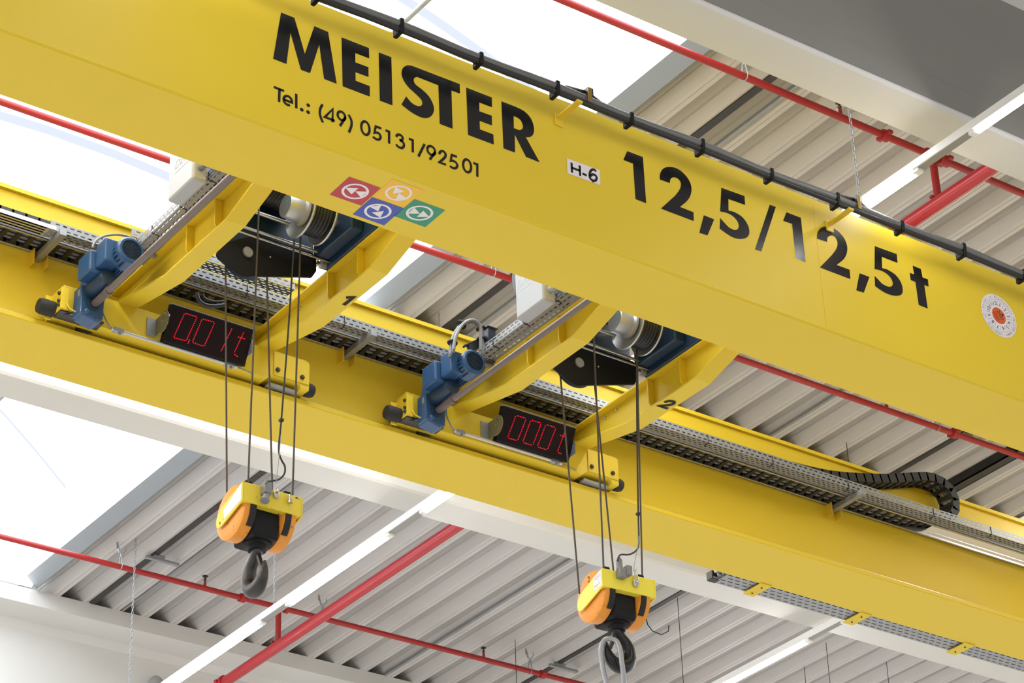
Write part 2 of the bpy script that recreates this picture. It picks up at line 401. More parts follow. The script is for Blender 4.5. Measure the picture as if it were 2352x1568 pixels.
branch(20.93, 'red sprinkler pipe at the lower left under the roof deck', [(471, 1334), (1111, 1509)], [(277, 1300), (741, 1397), (1218, 1548)], [(557, 1371), (1246, 1555)], True)

# ---------------------------------------------------------------- conduits, channels and hangers under the deck
def strip(px0, px1, w, h, name, label, m, z=ZC-.012, y=None):
    a = P(*px0, Z=z); c = P(*px1, Z=z); x = (a.x+c.x)/2
    y0, y1 = y or (min(a.y, c.y), max(a.y, c.y))
    b = MB(); b.box(x-w/2, x+w/2, y0, y1, z, z+h)
    return tag(b.build(name, m, smooth=False), label, 'conduit', 'rails and conduits along the roof deck'), x
def ix(px, py, z=ZC-.012): return P(px, py, Z=z).x
strip((1771, 180), (1588, 323), .07, .05, 'cable_rail', 'dark cable rail under the deck at the upper right, leftmost of its pair', DSTEEL, y=(10.25, 16.1))
b = MB(); x = ix(1822, 202); b.box(x-.01, x+.02, 10.3, 16.0, ZC-.02, ZC+.01)
tag(b.build('cable_conduit', GALVD), 'thin conduit right of the dark rail at the upper right', 'conduit', 'rails and conduits along the roof deck')
strip((620, 1073), (215, 1382), .065, .05, 'cable_rail', 'dark cable rail running behind the left hook block', DSTEEL, y=(16.7, 22.3))
strip((672, 1103), (303, 1394), .024, .024, 'cable_conduit', 'pale conduit running beside the dark rail behind the left hook block', HOSE, y=(16.7, 22.3))
strip((1304, 1289), (895, 1546), .03, .03, 'cable_conduit', 'grey conduit on the deck between the two hook blocks', GALVD, y=(16.7, 22.3))
strip((1555, 1368), (1205, 1568), .06, .05, 'cable_rail', 'dark cable rail running behind the right hook block', DSTEEL, y=(16.7, 22.3))
strip((1941, 896), (1768, 1003), .028, .028, 'cable_conduit', 'grey conduit on the deck behind the near girder at the right', GALVD, y=(10.3, 16))
strip((2215, 995), (2060, 1085), .06, .05, 'cable_rail', 'dark cable rail crossing the red pipe above the cable chain loop', DSTEEL, y=(10.3, 16))
b = MB(); x = P(2270, 1080, Z=ZC-.1).x; b.box(x-.05, x+.06, 10.3, 16.1, ZC-.1, ZC-.088); b.box(x-.05, x-.038, 10.3, 16.1, ZC-.1, ZC-.002); b.box(x+.048, x+.06, 10.3, 16.1, ZC-.1, ZC-.002)
tag(b.build('steel_channel', DSTEEL, smooth=False), 'wide dark steel channel under the deck at the right edge', 'channel')
def crossarm(px0, px1, label):
    a = P(*px0, Z=ZC-.05); c = P(*px1, Z=ZC-.05); c.y = a.y
    b = MB(); b.box(a.x, c.x, a.y-.02, a.y+.02, ZC-.06, ZC-.03); b.box(a.x+.08, a.x+.2, a.y-.03, a.y+.03, ZC-.03, ZC)
    tag(b.build('support_arm', GALVD, bevel=.003), label, 'bracket', 'short arms under the roof deck')
crossarm((335, 1279), (409, 1299), 'short steel arm on the deck below the left hook block')
crossarm((1262, 1527), (1323, 1545), 'short steel arm on the deck left of the right hook')
crossarm((2195, 998), (2262, 1021), 'short steel arm on the deck right of the red pipe coupling')
def wire(px0, px1, label):
    t = P(*px0, Z=ZC); e = P(*px1, Y=t.y); b = MB(); b.cyl((t.x, t.y, ZC), (t.x, t.y, e.z), .0035, n=6)
    tag(b.build('hanging_wire', DSTEEL), label, 'wire', 'thin wires hanging from the roof deck')
wire((1897, 1475), (1912, 1600), 'thin wire at the lower right, nearest the LED row end')
wire((2036, 1520), (2048, 1600), 'thin wire at the lower right corner, rightmost of the hanging wires')
wire((1847, 1530), (1850, 1600), 'short thin wire just left of the LED row end')
wire((1556, 1372), (1580, 1600), 'thin wire right of the right hook block')
wire((1183, 1468), (1190, 1600), 'thin wire crossing the lower red pipe left of the right hook')
wire((1944, 1016), (1948, 1066), 'short wire above the far girder left of the cable chain loop')
def hookrod(px0, label):
    a = P(*px0, Z=ZC); b = MB(); x, y = a.x, a.y
    b.tube([(x, y, ZC), (x+.02, y, ZC-.09), (x+.08, y, ZC-.15), (x+.2, y, ZC-.165), (x+.3, y, ZC-.1), (x+.31, y, ZC-.03)], .006, 6)
    tag(b.build('ceiling_hook', DSTEEL), label, 'hook')
hookrod((1483, 1415), 'curved wire hook on the deck right of the right hook block')
q = P(360, 1568, Y=22.6); b = MB(); b.lathe((q.x, 22.62, q.z), (0, 0, 1), [(-.25, .08), (-.1, .09), (0, .088), (.05, .065), (.08, .03), (.088, .003)], 28)
tag(b.build('dome_lamp', TRUNKD), 'grey rounded dome at the bottom edge by the white beam', 'lamp')

# ================================================================ bridge crane: the two girders
YN, YNB = 10.345, 10.865          # near girder: front face, back edge of its bottom plate
XA, XB = -4, 22
gn = thing('crane_girder', 'near yellow crane girder carrying the large black lettering', 'girder', (9, 10.6, 10.0), 'yellow crane girders')
b = MB(); ch = .012
b.prism([(XA, YN, 10+ch), (XA, YN, 11.0), (XA, 10.78, 11.0), (XA, 10.78, 10.035), (XA, YNB, 10.035), (XA, YNB, 10.0), (XA, YN+ch, 10.0)], (XB-XA, 0, 0))
b.build('girder_box', YEL, gn, smooth=False)
b = MB(); b.box(XA, XB, 10.79, 10.84, 10.0351, 10.05); b.build('rail', STEEL, gn, smooth=False)
for px in (1878,):
    q = P(px, 560, Y=YN); b = MB(); b.box(q.x-.004, q.x+.004, YN-.0012, YN+.001, 10.02, 10.96); b.build('weld_seam', YEL, gn, smooth=False)
YW, YFB = 13.04, 13.49
gf = thing('crane_girder', 'far yellow crane girder carrying the cable tray, behind the two trolleys', 'girder', (9, 13.2, 10.0), 'yellow crane girders')
b = MB()
b.prism([(XA, 12.95, 10.0), (XA, 12.945, 10.005), (XA, 12.945, 10.035), (XA, YW, 10.035), (XA, YW, 10.97), (XA, YW-.025, 10.97), (XA, YW-.025, 11.0), (XA, YFB, 11.0), (XA, YFB, 10.0)], (XB-XA, 0, 0))
b.build('girder_box', YEL, gf, smooth=False)
b = MB(); b.box(XA, XB, 12.965, 13.015, 10.0351, 10.05); b.build('rail', STEEL, gf, smooth=False)

# ---------------------------------------------------------------- lettering and stickers on the near girder
YT = YN-.0015; NW = Vector((0, 1, 0))
def onweb(pts): return [P(x, y, Y=YT) for x, y in pts]
def letter(name, loops, m=BLK):
    vs, fs = fill([onweb(L) for L in loops]); b = MB(); b.add(vs, fs); return b.build(name, m, gn, smooth=False)
Z1 = lambda pts: crop(600, 0, 3.5636, pts)
Z2 = lambda pts: crop(1280, 320, 2.6133, pts)
letter('letter', [Z1([(162, 102), (272, 145), (357, 440), (435, 213), (548, 262), (618, 685), (515, 645), (475, 365), (400, 598), (325, 570), (240, 270), (207, 523), (98, 480)])])
letter('letter', [Z1([(658, 305), (882, 393), (884, 477), (770, 433), (771, 510), (878, 550), (879, 629), (772, 590), (773, 660), (889, 705), (889, 790), (667, 705)])])
letter('letter', [Z1([(962, 428), (1065, 468), (1075, 862), (971, 823)])])
S_ = [(1625, 688), (1627, 765), (1557, 740), (1567, 1053), (1462, 1013), (1450, 697)]
inner = smooth_pts([Vector((x, y, 0)) for x, y in [(1275, 628), (1252, 640), (1250, 665), (1268, 695), (1320, 735), (1370, 785), (1402, 840), (1415, 895), (1398, 942), (1360, 965), (1305, 958), (1225, 915), (1148, 855)]])
inner2 = smooth_pts([Vector((x, y, 0)) for x, y in [(1187, 788), (1225, 835), (1265, 862), (1300, 868), (1318, 850), (1310, 815), (1265, 768), (1205, 712), (1165, 655), (1149, 605), (1158, 560), (1190, 536), (1235, 538)]])
letter('letter', [Z1(S_ + [(v.x, v.y) for v in inner] + [(v.x, v.y) for v in inner2])])
letter('letter', [Z1([(1678, 716), (1888, 797), (1889, 877), (1785, 838), (1786, 910), (1888, 947), (1889, 1026), (1788, 988), (1790, 1058), (1900, 1100), (1904, 1182), (1693, 1103)])])
Ro = [(1966, 828)]+[(v.x, v.y) for v in smooth_pts([Vector((x, y, 0)) for x, y in [(2080, 872), (2150, 908), (2205, 965), (2232, 1040), (2228, 1095), (2200, 1121), (2166, 1122)]])]+[(2280, 1328), (2168, 1283), (2075, 1100), (2078, 1248), (1983, 1213)]
Rh = [(2066, 950)]+[(v.x, v.y) for v in smooth_pts([Vector((x, y, 0)) for x, y in [(2095, 960), (2125, 985), (2142, 1025), (2138, 1053), (2115, 1064), (2095, 1058)]])]+[(2068, 1048)]
letter('letter', [Z1(Ro), Z1(Rh)])
def sm(pts, k=4): return [(v.x, v.y) for v in smooth_pts([Vector((x, y, 0)) for x, y in pts], k=k)]
letter('numeral', [Z2([(420, 70), (514, 106), (534, 383), (470, 358), (455, 145), (397, 123)])])
two = lambda d: sm([(615, 240), (618, 205), (638, 174), (678, 165), (730, 180), (780, 228), (804, 280), (802, 328), (780, 368), (737, 405)])+[(818, 437), (820, 490), (622, 415)]+sm([(705, 340), (735, 300), (742, 262), (724, 235), (698, 227), (680, 238), (676, 262)])
letter('numeral', [Z2(two(0))])
letter('comma', [Z2([(880, 455), (942, 480), (902, 576), (853, 560)])])
five = [(985, 290), (1124, 340), (1128, 393), (1027, 357), (1028, 427)]+sm([(1060, 434), (1110, 465), (1145, 515), (1153, 560), (1138, 588), (1098, 597), (1045, 583), (975, 535)])+[(978, 472)]+sm([(1030, 528), (1062, 543), (1083, 538), (1090, 515), (1078, 485), (1050, 457), (1015, 440), (978, 432)])
letter('numeral', [Z2(five)])
letter('slash', [Z2([(1276, 392), (1312, 405), (1225, 672), (1187, 660)])])
letter('numeral', [Z2([(1376, 437), (1462, 470), (1491, 737), (1432, 713), (1410, 507), (1356, 488)])])
letter('numeral', [Z2(sm([(1558, 595), (1562, 560), (1582, 532), (1615, 523), (1665, 537), (1712, 578), (1738, 630), (1739, 678), (1720, 718), (1677, 753)])+[(1755, 782), (1760, 838), (1576, 768)]+sm([(1650, 692), (1678, 650), (1682, 612), (1664, 582), (1640, 577), (1622, 590), (1620, 615)]))])
letter('comma', [Z2([(1815, 803), (1874, 825), (1840, 920), (1795, 905)])])
letter('numeral', [Z2([(1906, 640), (2038, 688), (2042, 740), (1948, 704), (1950, 772)]+sm([(1980, 780), (2030, 812), (2064, 860), (2074, 908), (2060, 934), (2018, 937), (1965, 918), (1908, 880)])+[(1905, 818)]+sm([(1950, 866), (1985, 883), (2008, 880), (2014, 860), (2000, 828), (1970, 800), (1938, 785), (1905, 778)]))])
letter('letter', [Z2([(2133, 757), (2182, 777), (2193, 828), (2225, 840), (2229, 884), (2203, 873), (2224, 1015), (2170, 993), (2150, 855), (2122, 843), (2116, 800), (2143, 810)])])
# the telephone number, drawn with a pen of constant width
def ell(cx, cy, rx, ry, a0=0, a1=360, n=22, sk=.36):
    """ellipse following the slope of the line of text"""
    out = []
    for i in range(n+1):
        a = math.radians(a0+(a1-a0)*i/n); x = rx*math.cos(a); out.append((cx+x, cy+ry*math.sin(a)+x*sk))
    return out
PEN = .0165
tel = {'T': [[(103, 711), (188, 744)], [(150, 729), (146, 834)]], 'e': [[(186, 814), (252, 839)]+ell(218, 822, 34, 36, 0, -300, 18, .3)[1:]], 'l': [[(287, 768), (287, 886)]],
 '(': [sm([(503, 854), (484, 890), (482, 940), (505, 1002)])], '4': [[(603, 988), (521, 957), (586, 893), (583, 1000)]], '9': [ell(657, 948, 31, 34), [(690, 958), (645, 1031)]],
 ')': [sm([(716, 938), (738, 985), (738, 1030), (718, 1084)])], '0': [ell(853, 1048, 34, 54)], '5': [[(984, 1051), (938, 1034), (927, 1086)]+sm([(940, 1082), (966, 1094), (978, 1120), (966, 1140), (942, 1138), (914, 1118)])],
 '1': [[(1018, 1066), (1047, 1077), (1047, 1174)]], '3': [sm([(1106, 1120), (1114, 1103), (1140, 1104), (1158, 1125), (1152, 1146), (1132, 1146)]), sm([(1132, 1146), (1160, 1162), (1169, 1190), (1152, 1211), (1122, 1200), (1104, 1180)])],
 '1b': [[(1208, 1134), (1240, 1147), (1241, 1247)]], '/': [[(1338, 1178), (1287, 1280)]], '9b': [ell(1392, 1231, 32, 35), [(1425, 1243), (1380, 1306)]],
 '2': [sm([(1457, 1262), (1466, 1241), (1490, 1237), (1509, 1258), (1505, 1285), (1480, 1310)])+[(1458, 1328), (1514, 1347)]], '5b': [[(1603, 1283), (1560, 1267), (1551, 1316)]+sm([(1563, 1313), (1590, 1325), (1606, 1352), (1594, 1374), (1570, 1375), (1545, 1358)])],
 '0b': [ell(1686, 1357, 33, 52)], '1c': [[(1736, 1333), (1769, 1345), (1769, 1446)]]}
for k, ls in tel.items():
    b = MB()
    for L in ls: b.add(*stroke(onweb(Z1(L)), PEN, NW))
    b.build('small_character', BLK, gn, smooth=False)
for c in ((332, 897), (385, 861), (384, 917)):
    b = MB(); q = onweb(Z1([c]))[0]; b.add([(q.x+.0125*math.cos(PI*i/6), YT, q.z+.0125*math.sin(PI*i/6)) for i in range(12)], [tuple(range(12))]); b.build('dot', BLK, gn, smooth=False)
# white H-6 plate
h6 = onweb(Z2([(57, 113), (255, 185), (258, 275), (60, 203)])); b = MB(); b.add([p+Vector((0, -.0005, 0)) for p in h6], [(0, 1, 2, 3)]); pl = b.build('number_plate', S_WHT, gn, smooth=False)
for ls in ([[(85, 140), (88, 200)], [(134, 157), (137, 220)], [(86, 170), (136, 189)]], [[(150, 206), (176, 216)]], [sm([(233, 193), (219, 181), (203, 186), (194, 206), (196, 232), (211, 248)])+sm([(211, 248), (229, 247), (236, 230), (226, 214), (209, 211), (197, 222)])]):
    b = MB()
    for L in ls: b.add(*stroke([p+Vector((0, -.001, 0)) for p in onweb(Z2(L))], .017, NW))
    b.build('character', BLK, pl, smooth=False)

def text_obj(txt, size, m, parent, origin, ex, ey, ax='CENTER', shear=0):
    """a short text as a flat mesh; ex, ey: directions of the line and of the letters"""
    cu = bpy.data.curves.new('txt', 'FONT'); cu.body = txt; cu.size = size; cu.align_x = ax; cu.align_y = 'CENTER'; cu.shear = shear
    o = bpy.data.objects.new('txt', cu); COL.objects.link(o); dg = bpy.context.evaluated_depsgraph_get()
    me = bpy.data.meshes.new_from_object(o.evaluated_get(dg)); b = MB()
    b.add([origin+ex*v.co.x+ey*v.co.y for v in me.vertices], [tuple(p.vertices) for p in me.polygons])
    bpy.data.objects.remove(o); bpy.data.meshes.remove(me); return b
EX, EZ = Vector((1, 0, 0)), Vector((0, 0, 1))
# round inspection sticker
sc_ = P(2294, 725, Y=YT); RS = .166
def disc(mb, c, r, n=40): mb.add([(c.x+r*math.cos(2*PI*i/n), c.y, c.z+r*math.sin(2*PI*i/n)) for i in range(n)], [tuple(range(n))])
b = MB(); disc(b, sc_+Vector((0, -.0005, 0)), RS); st = b.build('inspection_sticker', S_WHT, gn, smooth=False)
b = MB(); disc(b, sc_+Vector((0, -.001, 0)), .064); b.build('orange_centre', S_ORG, st, smooth=False)
TO = Vector((0, -.0016, 0))
b = MB(); b.add(*stroke([sc_+TO+Vector((.124*math.cos(2*PI*i/48), 0, .124*math.sin(2*PI*i/48))) for i in range(48)], .0022, NW, True)); b.build('printed_ring', GREYT, st, smooth=False)
b = MB()
def around(txt, r, size, a0, a1, mb, m=None):
    for i, chx in enumerate(txt):
        if chx == ' ': continue
        a = math.radians(a0+(a1-a0)*i/max(1, len(txt)-1)); e = Vector((math.cos(a), 0, math.sin(a)))
        t = text_obj(chx, size, None, None, sc_+TO+e*r, Vector((e.z, 0, -e.x)), e); mb.add(t.v, t.f)
around('Förder- u. Krantechnik MEISTER GmbH', .145, .030, 172, -68, b)
around('• Tel. 05131/92501 •', .145, .030, 182, 282, b)
b.build('printed_text', GREYT, st, smooth=False)
b = MB()
for k in range(12):
    a = math.radians(75-30*(k+.2)+6); e = Vector((math.cos(a), 0, math.sin(a)))
    t = text_obj(str(k+1), .042, None, None, sc_+TO+e*.094, Vector((e.z, 0, -e.x)), e); b.add(t.v, t.f)
    a2 = a-math.radians(15); e2 = Vector((math.cos(a2), 0, math.sin(a2))); b.add(*stroke([sc_+TO+e2*.075, sc_+TO+e2*.112], .002, NW))
b.build('month_numbers', BLK, st, smooth=False)
b = MB(); dn = Vector((.42, 0, -.9)).normalized(); rt = Vector((.9, 0, .42)).normalized()
t = text_obj('2025', .038, None, None, sc_+TO+rt*.014, dn, rt); b.add(t.v, t.f)
b.add([sc_+TO+rt*.056, sc_+TO+rt*.034+dn*.012, sc_+TO+rt*.034-dn*.012], [(0, 1, 2)])
for k in range(3): b.add(*stroke([sc_+TO-rt*(.014+.013*k)-dn*.035, sc_+TO-rt*(.014+.013*k)+dn*.035], .003, NW))
b.build('year_print', BLK, st, smooth=False)
# direction stickers under the girder
ZU = 10-.001; NU = Vector((0, 0, 1))
Z3 = lambda pts: crop(740, 390, 7.35, pts)
def onbot(pts, dz=0): return [P(x, y, Z=ZU-dz) for x, y in Z3(pts)]
def marker(corners, m, ringc, tris, name):
    c = onbot(corners); b = MB(); b.add(c, [(0, 1, 2, 3)]); o = b.build(name, m, gn, smooth=False)
    ctr = onbot([ringc], .0005)[0]; side = ((c[1]-c[0]).length+(c[2]-c[1]).length)/2
    ex = (c[1]-c[0]).normalized(); ey = (c[3]-c[0]).normalized()
    b = MB(); b.add(*stroke([ctr+ex*(.335*side*math.cos(2*PI*i/48))+ey*(.335*side*math.sin(2*PI*i/48)) for i in range(48)], .07*side, NU, True))
    for t in tris: b.add(onbot(t, .0005), [(0, 1, 2)])
    b.build('arrow_symbol', S_WHT, o, smooth=False)
marker([(455, 115), (990, 305), (660, 605), (125, 418)], S_RED, (558, 364), [[(392, 300), (610, 310), (495, 413)], [(560, 360), (765, 368), (655, 468)]], 'red_direction_marker')
marker([(1185, 155), (1710, 342), (1378, 640), (852, 452)], S_YEL, (1290, 392), [[(1240, 285), (1395, 372), (1195, 398)], [(1300, 395), (1425, 480), (1232, 497)]], 'yellow_direction_marker')
marker([(845, 460), (1378, 648), (1045, 938), (515, 750)], S_BLU, (940, 700), [[(800, 620), (1000, 592), (945, 700)], [(835, 718), (1042, 695), (980, 805)]], 'blue_direction_marker')
marker([(1560, 495), (2080, 680), (1740, 968), (1215, 780)], S_GRN, (1645, 730), [[(1555, 635), (1650, 738), (1443, 738)], [(1708, 690), (1808, 793), (1597, 793)]], 'green_direction_marker')

# ---------------------------------------------------------------- cable run along the top of the near girder
YC = 10.17
def zc(px, py): return P(px, py, Y=YC)
q0 = zc(1350, 236); ZR = q0.z
cr_ = thing('cable_run', 'dark cable bundle on brackets along the top of the near girder', 'cables', (9, YC, ZR))
b = MB(); b.cyl((XA, YC-.01, ZR-.022), (XB, YC-.01, ZR-.022), .017, n=12); b.build('lower_cable', CABLE, cr_)
b = MB(); pts = []
n = 160
clampx = [zc(918, 70).x]
while clampx[-1] < 20: clampx.append(clampx[-1]+.565)
c2 = clampx[0]
while c2 > -3: c2 -= .565; clampx.append(c2)
for i in range(n+1):
    x = XA+(XB-XA)*i/n; pts.append((x, YC, ZR+.016+.008*math.cos(2*PI*(x-clampx[0])/1.13)))
b.tube(pts, .029, 12); b.build('bundle', CABG, cr_)
b = MB(); b.tube([(p[0], p[1]+.03, p[2]-.005) for p in pts], .016, 8); b.build('back_bundle', CABG, cr_)
for x in clampx:
    if x < 4 or x > 14: continue
    z = ZR+.008*math.cos(2*PI*(x-clampx[0])/1.13)
    b = MB(); b.box(x-.014, x+.014, YC-.033, YC+.052, ZR-.046, z+.046); b.build('clamp', BLKP, cr_, bevel=.005)
for px, py in ((1322, 250), (1945, 492)):
    x = zc(px, py).x; b = MB(); b.box(x-.022, x+.022, YC-.05, YN, ZR-.06, ZR-.046); b.box(x-.03, x+.03, YN-.012, YN, ZR-.11, ZR-.03); b.build('bracket', YEL2, cr_, bevel=.003)
    b = MB(); b.box(x+.07, x+.10, YC-.045, YC-.038, ZR-.02, ZR+.085); b.build('switch_plate', mat('brass', (.30, .20, .05), .4, .6), cr_, bevel=.003)
    b = MB(); b.box(x+.08, x+.125, YC-.03, YC+.03, ZR+.045, ZR+.1); b.cyl((x-.07, YC, ZR+.055), (x+.08, YC, ZR+.075), .011, n=10); b.cyl((x+.125, YC, ZR+.07), (x+.26, YC, ZR+.02), .009, n=10); b.build('limit_switch', DSTEEL, cr_, bevel=.004)

# ---------------------------------------------------------------- tray, chain trough and cable chain on the far girder
def slotted(mb, o, ex, ey, L, Wd, rows, slot=.03, gap=.02, h=.010):
    """a strip of sheet metal with rows of punched slots"""
    o = Vector(o); ex = Vector(ex); ey = Vector(ey); pit = slot+gap; n = int(L/pit); rh = Wd/rows
    def q(u0, u1, v0, v1):
        mb.add([o+ex*u0+ey*v0, o+ex*u1+ey*v0, o+ex*u1+ey*v1, o+ex*u0+ey*v1], [(0, 1, 2, 3)])
    for r in range(rows):
        v0 = r*rh; va = v0+rh/2-h/2; vb = va+h; off = (pit/2 if r % 2 else 0)
        q(0, L, v0, va); q(0, L, vb, v0+rh); u = off; prev = 0
        for i in range(n):
            a = off+i*pit+gap/2; c = a+slot
            if c > L: break
            q(prev, a, va, vb); prev = c
        q(prev, L, va, vb)
YT0, YT1, ZT = 12.705, 12.80, 10.55
TX0, TX1 = P(112, 529, Z=ZT).x, 20.0
tr = thing('cable_tray', 'perforated steel cable tray running along the far girder', 'cable tray', (9, YT0, ZT))
b = MB(); slotted(b, (TX0, YT0, ZT), (1, 0, 0), (0, 0, 1), TX1-TX0, .066, 2); b.add([(TX0, YT0, ZT+.066), (TX1, YT0, ZT+.066), (TX1, YT0+.012, ZT+.066), (TX0, YT0+.012, ZT+.066)], [(0, 1, 2, 3)]); b.build('side_wall', GALV, tr, smooth=False, solid=.0015)
b = MB(); slotted(b, (TX0, YT0, ZT), (1, 0, 0), (0, 1, 0), TX1-TX0, YT1-YT0, 4); b.build('floor_plate', GALV, tr, smooth=False, solid=.0015)
b = MB(); slotted(b, (TX0, YT1, ZT), (1, 0, 0), (0, 0, 1), TX1-TX0, .06, 2); b.build('back_wall', GALV, tr, smooth=False, solid=.0015)
for k in range(7):
    b = MB(); b.tube([(TX0+.05, YT0+.018+.011*k, ZT+.012), (TX1, YT0+.018+.011*k, ZT+.012)], .0048, 6); b.build('cable', CABLE if k % 3 else HOSE, tr)
k = 0; x = TX0+.8
while x < 14.6:
    b = MB(); b.tube([(x, YT0-.004, ZT+.06), (x+.003, YT0-.004, ZT-.004), (x+.02, YT0+.06, ZT-.005)], .003, 5); b.build('cable_tie', CABLE, tr); x += .62+.13*(k % 3); k += 1
# aluminium rails left of the tray
b = MB()
for i in range(4): b.box(2, TX0+.04, 12.70+.028*i, 12.716+.028*i, ZT+.0, ZT+.03+.018*i)
b.box(2, TX0-.02, 12.7, 12.80, ZT, ZT+.004)
tag(b.build('aluminium_rail', ALU, smooth=False, bevel=.002), 'bright aluminium rail section left of the tray end at the left edge', 'rail')
# support arms
for i, (px, py) in enumerate(((82, 607), (790, 825), (1908, 1180))):
    q = P(px, py, Y=YW); b = MB(); b.box(q.x-.022, q.x+.022, 12.66, YW, 10.505, 10.547)
    o = b.build('tray_arm', GALVD, smooth=False, bevel=.002)
    tag(o, ['grey arm under the tray left of the left blue motor', 'grey arm under the tray between the two trolleys', 'grey arm under the tray below the cable chain loop'][i], 'bracket', 'arms carrying the cable tray')
    for u in (-.05, .042): b = MB(); b.box(q.x+u, q.x+u+.008, 12.97, YW, 10.45, 10.56); b.build('yellow_lug', YEL2, o, smooth=False)
# trough
YG0, YG1, ZG = 12.825, 13.02, 10.552
XE = P(2145, 1237, Y=YG0).x
tg = thing('chain_trough', 'aluminium guide trough for the cable chain along the far girder', 'trough', (9, YG0, ZG))
b = MB(); b.box(XA, XB, YG0, YG0+.004, ZG, ZG+.075); b.box(XA, XB, YG0, YG0+.022, ZG, ZG+.003); b.build('outer_rail', ALU, tg, smooth=False)
b = MB(); b.box(XA, XB, YG1-.004, YG1, ZG, ZG+.075); b.box(XA, XB, YG1-.022, YG1, ZG, ZG+.003); b.build('inner_rail', ALU, tg, smooth=False)
b = MB(); b.box(XE+.03, XB, YG0+.03, YG0+.105, ZG, ZG+.004); b.box(XE+.03, XB, YG0+.118, YG0+.15, ZG, ZG+.004); b.build('white_strip', mat('bright_white', (.9, .9, .9), .3, spec=.7), tg, smooth=False)  # two flat white strips along the trough past the chain end
# the cable chain: a lower run in the trough, the loop, and the upper run
cc = thing('cable_chain', 'black plastic cable chain looping back at the right end', 'cable chain', (9, 12.92, ZG))
YK0, YK1 = 12.845, 13.0
path = [(4.4+.09*i, 10.594) for i in range(int((XE-.12-4.4)/.09))]
x9 = path[-1][0]
lp = smooth_pts([Vector((x, 0, z)) for x, z in [(x9, 10.594), (x9+.1, 10.60), (13.70, 10.68), (13.805, 10.80), (13.79, 10.93), (13.70, 10.99), (13.56, 10.998), (13.40, 10.955), (13.1, 10.858), (12.75, 10.77), (12.4, 10.705), (11.9, 10.675), (11.0, 10.67), (9, 10.67), (6, 10.67), (4.4, 10.67)]], k=30)
# resample the loop at the link pitch
acc = 0; last = lp[0]; res = []
for p in lp[1:]:
    while (p-last).length >= .09:
        last = last+(p-last).normalized()*.09; res.append((last.x, last.z))
path += res
print('chain links', len(path))
stuffb = MB(); nlink = 0
def link(a, c, mb, bar=True):
    A = Vector((a[0], 0, a[1])); C_ = Vector((c[0], 0, c[1])); t = (C_-A).normalized(); nn = Vector((-t.z, 0, t.x)); h = .036
    for y in (YK0, YK1-.014):
        o = Vector((0, y, 0)); e = Vector((0, .014, 0)); p0 = A-t*.012+o; p1 = C_+t*.004+o
        mb.hexa([p0-nn*h, p1-nn*h, p1+nn*h, p0+nn*h], [p0-nn*h+e, p1-nn*h+e, p1+nn*h+e, p0+nn*h+e])
    for s in (-1, 1):
        m_ = (A+C_)/2+nn*(s*(h-.006)); o0 = Vector((0, YK0+.014, 0)); o1 = Vector((0, YK1-.014, 0))
        mb.hexa([m_-t*.016-nn*.005+o0, m_+t*.016-nn*.005+o0, m_+t*.016+nn*.005+o0, m_-t*.016+nn*.005+o0], [m_-t*.016-nn*.005+o1, m_+t*.016-nn*.005+o1, m_+t*.016+nn*.005+o1, m_-t*.016+nn*.005+o1])
for i in range(len(path)-1):
    # the hundred links that show largest are parts, the others one part
    show = path[i][1] < 10.6 and 5.3 < path[i][0] and (path[i][0] > 7.3 or path[i][0] < 6.1) or (path[i][1] > 10.6 and path[i][0] > 12.3)
    if show and nlink < 99:
        b = MB(); link(path[i], path[i+1], b); b.build('chain_link', PLA, cc, smooth=False); nlink += 1
    else: link(path[i], path[i+1], stuffb)
tag(stuffb.build('remaining_links', PLA, cc, smooth=False), kind='stuff')
for k in range(8):
    y = YK0+.026+.0145*k; dz = -.020+.004*(k % 3)
    b = MB(); b.tube([(x, y, z+dz) for x, z in path], .0055, 6); b.build('cable', CABG if k in (2, 5) else HOSE, cc)  # mostly grey, the colour standing in for light through gaps between cables

# perforated tray behind the bottom of the far girder, lower right
ys = [P(1636, 1334, Z=10.02).y, P(1935, 1426, Z=10.02).y]; YO = ys[0]; print('lower tray', ys)
xb = [(P(px, 1350, Y=YFB).x) for px in ()]
bx = [P(1721, 1363, Z=10).x, P(1944, 1432, Z=10).x, P(2178, 1502, Z=10).x]
tx0 = P(1640, 1334, Z=10.02).x
lt = thing('cable_tray', 'dark perforated cable tray beneath the far girder at the lower right', 'cable tray', (12, YFB+.1, 10.012))
b = MB(); slotted(b, (tx0, YFB+.004, 10.012), (1, 0, 0), (0, 1, 0), XB-tx0, YO-YFB-.004, 4, slot=.045, gap=.025, h=.013); b.build('floor_plate', GALVD, lt, smooth=False, solid=.0015)
for y in (YFB+.004, YO): b = MB(); b.box(tx0, XB, y-.001, y+.001, 10.012, 10.075); b.build('side_wall', GALVD, lt, smooth=False)
for k in range(9): b = MB(); b.tube([(tx0-.05+.02*(k % 3), YFB+.025+.018*k, 10.022), (XB, YFB+.025+.018*k, 10.022)], .008, 6); b.build('cable', CABG if k % 3 else HOSE, lt)
b = MB(); b.box(tx0-.05, tx0+.12, YFB+.06, YFB+.12, 10.05, 10.11); b.build('end_connector', CAB, lt, bevel=.005)
b = MB(); b.box(tx0-.06, tx0+.02, YFB+.13, YO+.01, 10.01, 10.08); b.build('end_clip', PLA, lt, bevel=.006)
for x in bx+[bx[2]+(bx[2]-bx[1])]:
    b = MB(); b.box(x-.055, x+.055, YFB-.02, YO+.012, 9.993, 9.9995); o = b.build('bracket', YEL, lt, smooth=False)
    for y in (YFB+.04, YO-.04): b = MB(); b.cyl((x, y, 9.985), (x, y, 9.991), .007, n=8); b.build('bolt', DSTEEL, o)

